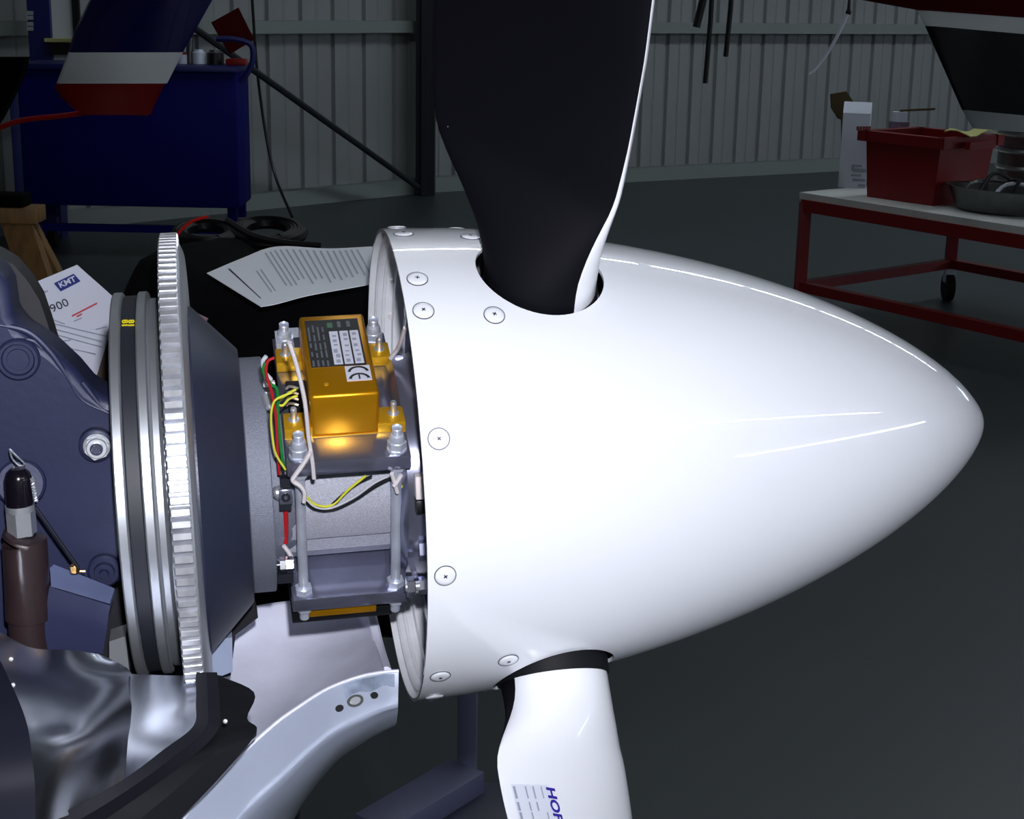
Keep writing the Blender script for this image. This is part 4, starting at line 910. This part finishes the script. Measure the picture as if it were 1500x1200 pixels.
# angle bracket
t = thing('engine_bracket', 'blue grey angled bracket bolted below the case', 'bracket', EF, ey(120, 950, -.11))
tp1 = [ey(73, 832, -.085), ey(79, 827, -.085), ey(168, 862, -.085), ey(160, 887, -.105), ey(75, 861, -.105)]
MB(EF).prism(tp1, (0, .001, -.003)).build('top_flange', mat('bracket_top_lit', (104, 114, 150), .4, .1, var=.1, vs=30), t)  # light falling on the flange is put into its paler colour
fr1 = [ey(72, 860, -.1055), ey(161, 887, -.1055), ey(156, 925, -.105), ey(150, 962, -.105), ey(95, 975, -.105), ey(60, 950, -.105)]
MB(EF).prism(fr1, (0, .003, 0)).build('front_plate', M['case'], t)
t = thing('bleed_cap', 'small brass hexagon fitting on the bracket edge', 'fitting', EF, ey(113, 838, -.095))
MB(EF).hexnut(ey(110, 838, -.095), (0, 0, 1), .003, .004, .3).build('hex', M['brass'], t); MB(EF).cyl(ey(113, 837, -.095), ey(125, 837, -.095), .0009, n=8).build('stem', M['brass'], t)
# safety wire
def twist(pix, y, label):
    P = smooth(ep(pix, y), 14); m = MB(EF); u, v = basis(P[-1] - P[0])
    for ph in (0, math.pi):
        m.tube([p + .0009*(math.cos(i*1.1 + ph)*u + math.sin(i*1.1 + ph)*v) for i, p in enumerate(P)], .0006, 6)
    return tag(m.build('safety_wire', M['nut']), label, 'wire')
twist([(14, 658), (18, 672), (28, 682), (36, 680), (24, 668), (14, 658)], -.085, 'loop of twisted safety wire above the black cap')
twist([(47, 700), (50, 720), (53, 735)], -.118, 'bright end of safety wire beside the black cap')
tag(MB(EF).tube(smooth(ep([(52, 743), (85, 790), (115, 832)], -.1), 8), .0011, 8).build('lock_wire', M['dark']), 'dark lock wire stretched from the hose fitting to the brass hexagon', 'wire')
# hose with fitting
t = thing('oil_hose', 'brown sleeved hose with silver hex fitting and black cap', 'hose', EF, ey(38, 950, -.10))
disc(31, 708, -.07, [(0, 35*px_), (.003, 34*px_), (.004, 31*px_), (.004, .5*px_)], M['case'], 'flange_washer', t, ax=(0, -1, .25))
def seg(p0, p1, r0, r1, y, mt, nm, n=28, hexa=False):
    m = MB(EF); m.cyl(ey(*p0, y), ey(*p1, y), r0*px_, r1*px_, 6 if hexa else n, ph=.25 if hexa else 0); return m.build(nm, M[mt], t)
m = MB(EF); a, b2 = ey(26, 690, -.10), ey(29, 741, -.10); L_ = np.linalg.norm(b2 - a); m.turn(a, b2 - a, [(-.002, .3*px_), (-.0015, 10*px_), (.001, 16*px_), (.004, 18.5*px_), (L_, 19*px_), (L_, .3*px_)], 28); m.build('cap', M['cap'], t)
seg((29, 739), (30, 748), 20, 20, -.10, 'nut', 'collar'); seg((30, 748), (33, 782), 20, 20, -.10, 'nut', 'hex_fitting', hexa=True); seg((33, 782), (34, 788), 18, 18, -.10, 'dark', 'seal'); seg((34, 788), (34, 794), 21, 20, -.10, 'nut', 'collar')
m = MB(EF); pts = [ey(x, y, -.10) for x, y in ((34, 795), (36, 797), (39, 850), (41, 905))]; m.tube(smooth(pts, 4), [27*px_] + [31*px_]*12, 28); m.build('sleeve', M['hose'], t)
m = MB(EF); m.tube(smooth([ey(x, y, -.10) for x, y in ((41, 904), (42, 930), (50, 975))], 4), 27*px_, 28); m.build('inner_hose', M['hose'], t)
# polished heat shield and seals below
def dp(l): return [atd(*q) for q in l]
rowsA = [dp(smooth([(-60, 905, 0.865), (0, 930, 0.875), (45, 952, 0.885), (100, 954, 0.895), (150, 958, 0.905)], 5)), dp(smooth([(-60, 980, 0.815), (0, 985, 0.835), (60, 1000, 0.855), (125, 1000, 0.885), (192, 990, 0.915)], 5)),
         dp(smooth([(-60, 1060, 0.795), (20, 1060, 0.805), (80, 1060, 0.825), (140, 1055, 0.845), (190, 1050, 0.875)], 5)), dp(smooth([(-60, 1120, .765), (30, 1110, .785), (90, 1100, .80), (140, 1100, .82), (187, 1092, .852)], 5)), dp(smooth([(-60, 1250, .735), (20, 1228, .745), (70, 1206, .76), (115, 1187, .785), (183, 1147, .822)], 5))]
rowsA = [list(r) for r in zip(*[smooth(list(c_), 4) for c_ in zip(*rowsA)])] if True else rowsA
t = thing('heat_shield', 'polished aluminium sheet shroud below the pulley, folded near its right side', 'shroud', WF, atd(150, 1100, .9))
MB(WF).grid(rowsA, .0012).build('left_sheet', M['alu'], t, ang=50)
rowsB = [dp([(191, 990, .912), (240, 992, .918), (290, 993, .922)]), dp([(190, 1040, .882), (240, 1035, .89), (291, 1018, .90)]), dp([(187, 1090, .852), (240, 1070, .868), (290, 1045, .885)]), dp([(183, 1146, .822), (240, 1108, .842), (291, 1072, .862)])]
rowsB = [list(r) for r in zip(*[smooth(list(c_), 4) for c_ in zip(*rowsB)])]
MB(WF).grid(rowsB, .0012).build('right_sheet', M['alu'], t, ang=50)
for x, y in ((16, 966), (19, 1004)): MB(WF).turn(atd(x, y, .82), -ray(x, y), [(0, .0015), (.001, .0010), (.0012, .0001)], 10).build('rivet', M['nut'], t)
# dark hollow where the hose ends
t = thing('baffle_seal', 'black rubber baffle seal curving along the polished shroud', 'seal', WF, atd(300, 1050, .9))
inn_ = [(287, 985), (287, 1030), (283, 1064), (240, 1098), (184, 1140), (112, 1181), (40, 1215)]; out_ = [(318, 985), (322, 1030), (318, 1072), (270, 1118), (205, 1165), (130, 1215), (60, 1250)]
dd = [.890, .865, .845, .825, .805, .785, .765]
def ribbon(a, b_, d1, lift, th):
    A_ = smooth([atd(x, y, d - .006) for (x, y), d in zip(a, d1)], 5); B_ = smooth([atd(x, y, d + lift) for (x, y), d in zip(b_, d1)], 5)
    mid = [(p + q)/2 - .004*unit((p + q)/2 - CAM) for p, q in zip(A_, B_)]; return [A_, mid, B_]
MB(WF).grid(ribbon(inn_, out_, dd, .0, .004), .004).build('inner_strip', mat('rubber_strip', (20, 21, 29), .55, spec=.3), t)
out3 = [(316, 988), (372, 1014), (362, 1052), (376, 1072), (330, 1130), (262, 1200), (190, 1260)]
mid_ = [(312, 985), (320, 1030), (318, 1068), (282, 1106), (215, 1156), (140, 1205), (80, 1240)]
MB(WF).grid(ribbon(mid_, out3, [d + .012 for d in dd], .02, .004), .005).build('outer_strip', M['rubber'], t)
for x, y in ((330, 1057), (271, 1107)): MB(WF).turn(atd(x, y, .83), -ray(x, y), [(0, .0014), (.001, .001), (.0012, .0001)], 10).build('staple', M['nut'], t)
ql = smooth([(-20, 960, .80), (0, 981, .78), (24, 1029, .765), (40, 1072, .755), (47, 1120, .745), (51, 1160, .74), (52, 1215, .73)], 5)
m = MB(WF); A_ = dp(ql); B_ = [p + np.array([-.03, -.012, 0]) for p in A_]; C_ = [p + np.array([-.09, .0, 0]) for p in A_]; m.grid([A_, B_, C_], .006)
tag(m.build('cowl_flap', M['dblue']), 'dark blue black cowl edge in the bottom left corner', 'cowling')
# light grey block right of the gear
t = thing('grey_block', 'pale grey block between the gear ring bottom and the cowling', 'block', EF, ey(322, 985, -.03))
MB(EF).prism(ep([(301, 945), (322, 936), (340, 934), (341, 984), (326, 990), (302, 988)], -.02), (0, .02, 0)).build('block', mat('pale_block', (150, 160, 185), .4), t)
MB(EF).prism(ep([(296, 960), (302, 930), (372, 885), (378, 905), (345, 930), (338, 990), (296, 1000)], .02), (0, .02, 0)).build('cowl_gap_shade', M['case2'], t)  # dark sheet set in as the shade between cone and cowling

# ------------------------------------------------------------------ lower cowling
t = thing('lower_cowling', 'silver painted lower nose cowling with open fastener holes', 'cowling', WF, atd(450, 1150, 1.0))
edge = [(584, 984, .960), (560, 986, .958), (525, 993, .95), (480, 1010, .94), (440, 1035, .925), (400, 1064, .91), (340, 1120, .885), (268, 1200, .85), (200, 1285, .82)]
cre = [(583, 1031, .955), (560, 1036, .95), (530, 1047, .943), (490, 1064, .932), (455, 1088, .918), (400, 1136, .896), (360, 1170, .88), (326, 1202, .865), (250, 1290, .83)]
cr2 = [(583, 1038, .957), (562, 1045, .953), (534, 1058, .946), (496, 1078, .936), (463, 1104, .922), (413, 1152, .901), (374, 1190, .885), (344, 1220, .87), (270, 1300, .835)]
md1 = [(582, 1050, .967), (562, 1060, .966), (536, 1075, .962), (500, 1098, .955), (470, 1128, .945), (428, 1175, .93), (400, 1205, .92), (370, 1240, .905), (300, 1320, .88)]
sil = [(578, 1064, .990), (556, 1075, .992), (530, 1090, .995), (498, 1112, 1.0), (474, 1138, 1.0), (444, 1178, .995), (424, 1212, .99), (395, 1250, .98), (330, 1330, .95)]
und = [(560, 1062, 1.05), (540, 1074, 1.05), (515, 1090, 1.05), (480, 1112, 1.06), (455, 1140, 1.06), (420, 1180, 1.06), (400, 1215, 1.06), (370, 1250, 1.05), (310, 1330, 1.03)]
rws = [dp(smooth(l, 4)) for l in (edge, cre, cr2, md1, sil, und)]
cols = [smooth(list(c_), 3) for c_ in zip(*rws)]; rws2 = [list(r) for r in zip(*cols)]
MB(WF).grid([rws[0]] + [[a*(1-k) + b_*k for a, b_ in zip(rws[0], rws[1])] for k in (.33, .66)] + rws2[3:], .0015).build('outer_skin', M['cowl'], t, ang=60)
# inner wall of the far side
r0 = dp(smooth([(300, 905, 1.16), (345, 893, 1.17), (400, 885, 1.19), (470, 878, 1.2), (520, 874, 1.2), (538, 880, 1.18)], 5))
r1 = dp(smooth([(300, 960, 1.14), (345, 955, 1.16), (400, 950, 1.17), (470, 940, 1.18), (528, 930, 1.17), (549, 935, 1.15)], 5))
r2 = dp(smooth([(290, 1040, 1.08), (345, 1040, 1.10), (400, 1030, 1.11), (470, 1010, 1.1), (530, 992, 1.08), (564, 985, 1.05)], 5))
r3 = dp(smooth([(270, 1120, 1.00), (330, 1130, 1.01), (390, 1100, 1.02), (450, 1055, 1.02), (520, 1020, 1.01), (570, 1010, .99)], 5))
cols = [smooth(list(c_), 5) for c_ in zip(r0, r1, r2, r3)]
MB(WF).grid([list(r) for r in zip(*cols)], .003).build('inner_skin', M['cowl_in'], t, ang=60)
MB(WF).tube(dp(smooth([(536, 876, 1.17), (545, 905, 1.16), (553, 940, 1.14), (560, 965, 1.11), (566, 985, 1.07)], 5)), .004, 10).build('rolled_edge', M['cowl_in'], t)
MB(WF).tube([p + np.array([0, .0004, .0002]) for p in rws[0]], .0011, 6).build('cut_edge', M['cowl_in'], t)
def cp_(px, py):                                     # point on the band between edge and crease
    for i in range(len(edge) - 1):
        e0, e1 = edge[i], edge[i+1]; c0, c1 = cre[i], cre[i+1]
    best = None
    for i in range(len(rws[0])):
        for k in np.linspace(0, 1, 12):
            p = rws[0][i]*(1-k) + rws[1][i]*k; v = p - CAM; z_ = v @ _F; q = (750 + FPX*(v @ _RT)/z_, 600 + FPX*(v @ _DN)/z_); d = (q[0]-px)**2 + (q[1]-py)**2
            if best is None or d < best[0]: best = (d, p, i, z_)
    return atd(px, py, best[3]), best[2]
for px, py, w_, h_, mt, nm in ((497, 1038, 6.5, 4, 'black', 'fastener_hole'), (548, 1019, 6, 4, 'black', 'fastener_hole'), (520, 1027, 13, 7, 'nut', 'fastener')):
    p, i = cp_(px, py); i = min(max(i, 1), len(rws[0]) - 2); tg = unit(rws[0][i+1] - rws[0][i-1]); dn_ = unit(rws[1][i] - rws[0][i]); n_ = unit(np.cross(tg, dn_)); n_ = n_ if n_ @ (CAM - p) > 0 else -n_
    m = MB(WF); sc = .95/FPX; ring_ = [p + n_*.0006 + tg*w_*sc*math.cos(a_) + np.cross(n_, tg)*h_*1.25*sc*math.sin(a_) for a_ in np.linspace(0, 2*math.pi, 25)[:-1]]
    m.prism(ring_, -n_*.0012); g = m.build(nm, M[mt] if mt != 'nut' else M['tin'], t)
    if mt == 'nut': MB(WF).prism([p + n_*.0012 + (q - p - n_*.0006)*.62 for q in ring_], -n_*.001).build('fastener_head', M['nut'], g)
m = MB(WF); pr = [[cp_(x, y)[0] - ray(x, y)*.0007 for x in range(520, 584, 9)] for y in (0,)]
P_ = []
for k in np.linspace(.06, .42, 4):
    P_.append([rws[0][i]*(1-k*(1 + .12*math.sin(i*1.3))) + rws[1][i]*k*(1 + .12*math.sin(i*1.3)) - ray(560, 1000)*.0007 for i in range(1, 11)])
m.grid(P_); m.build('scuffed_patch', M['scuff'], t)

# tidy helper properties
for o_ in bpy.data.objects:
    if '_m' in o_: del o_['_m']
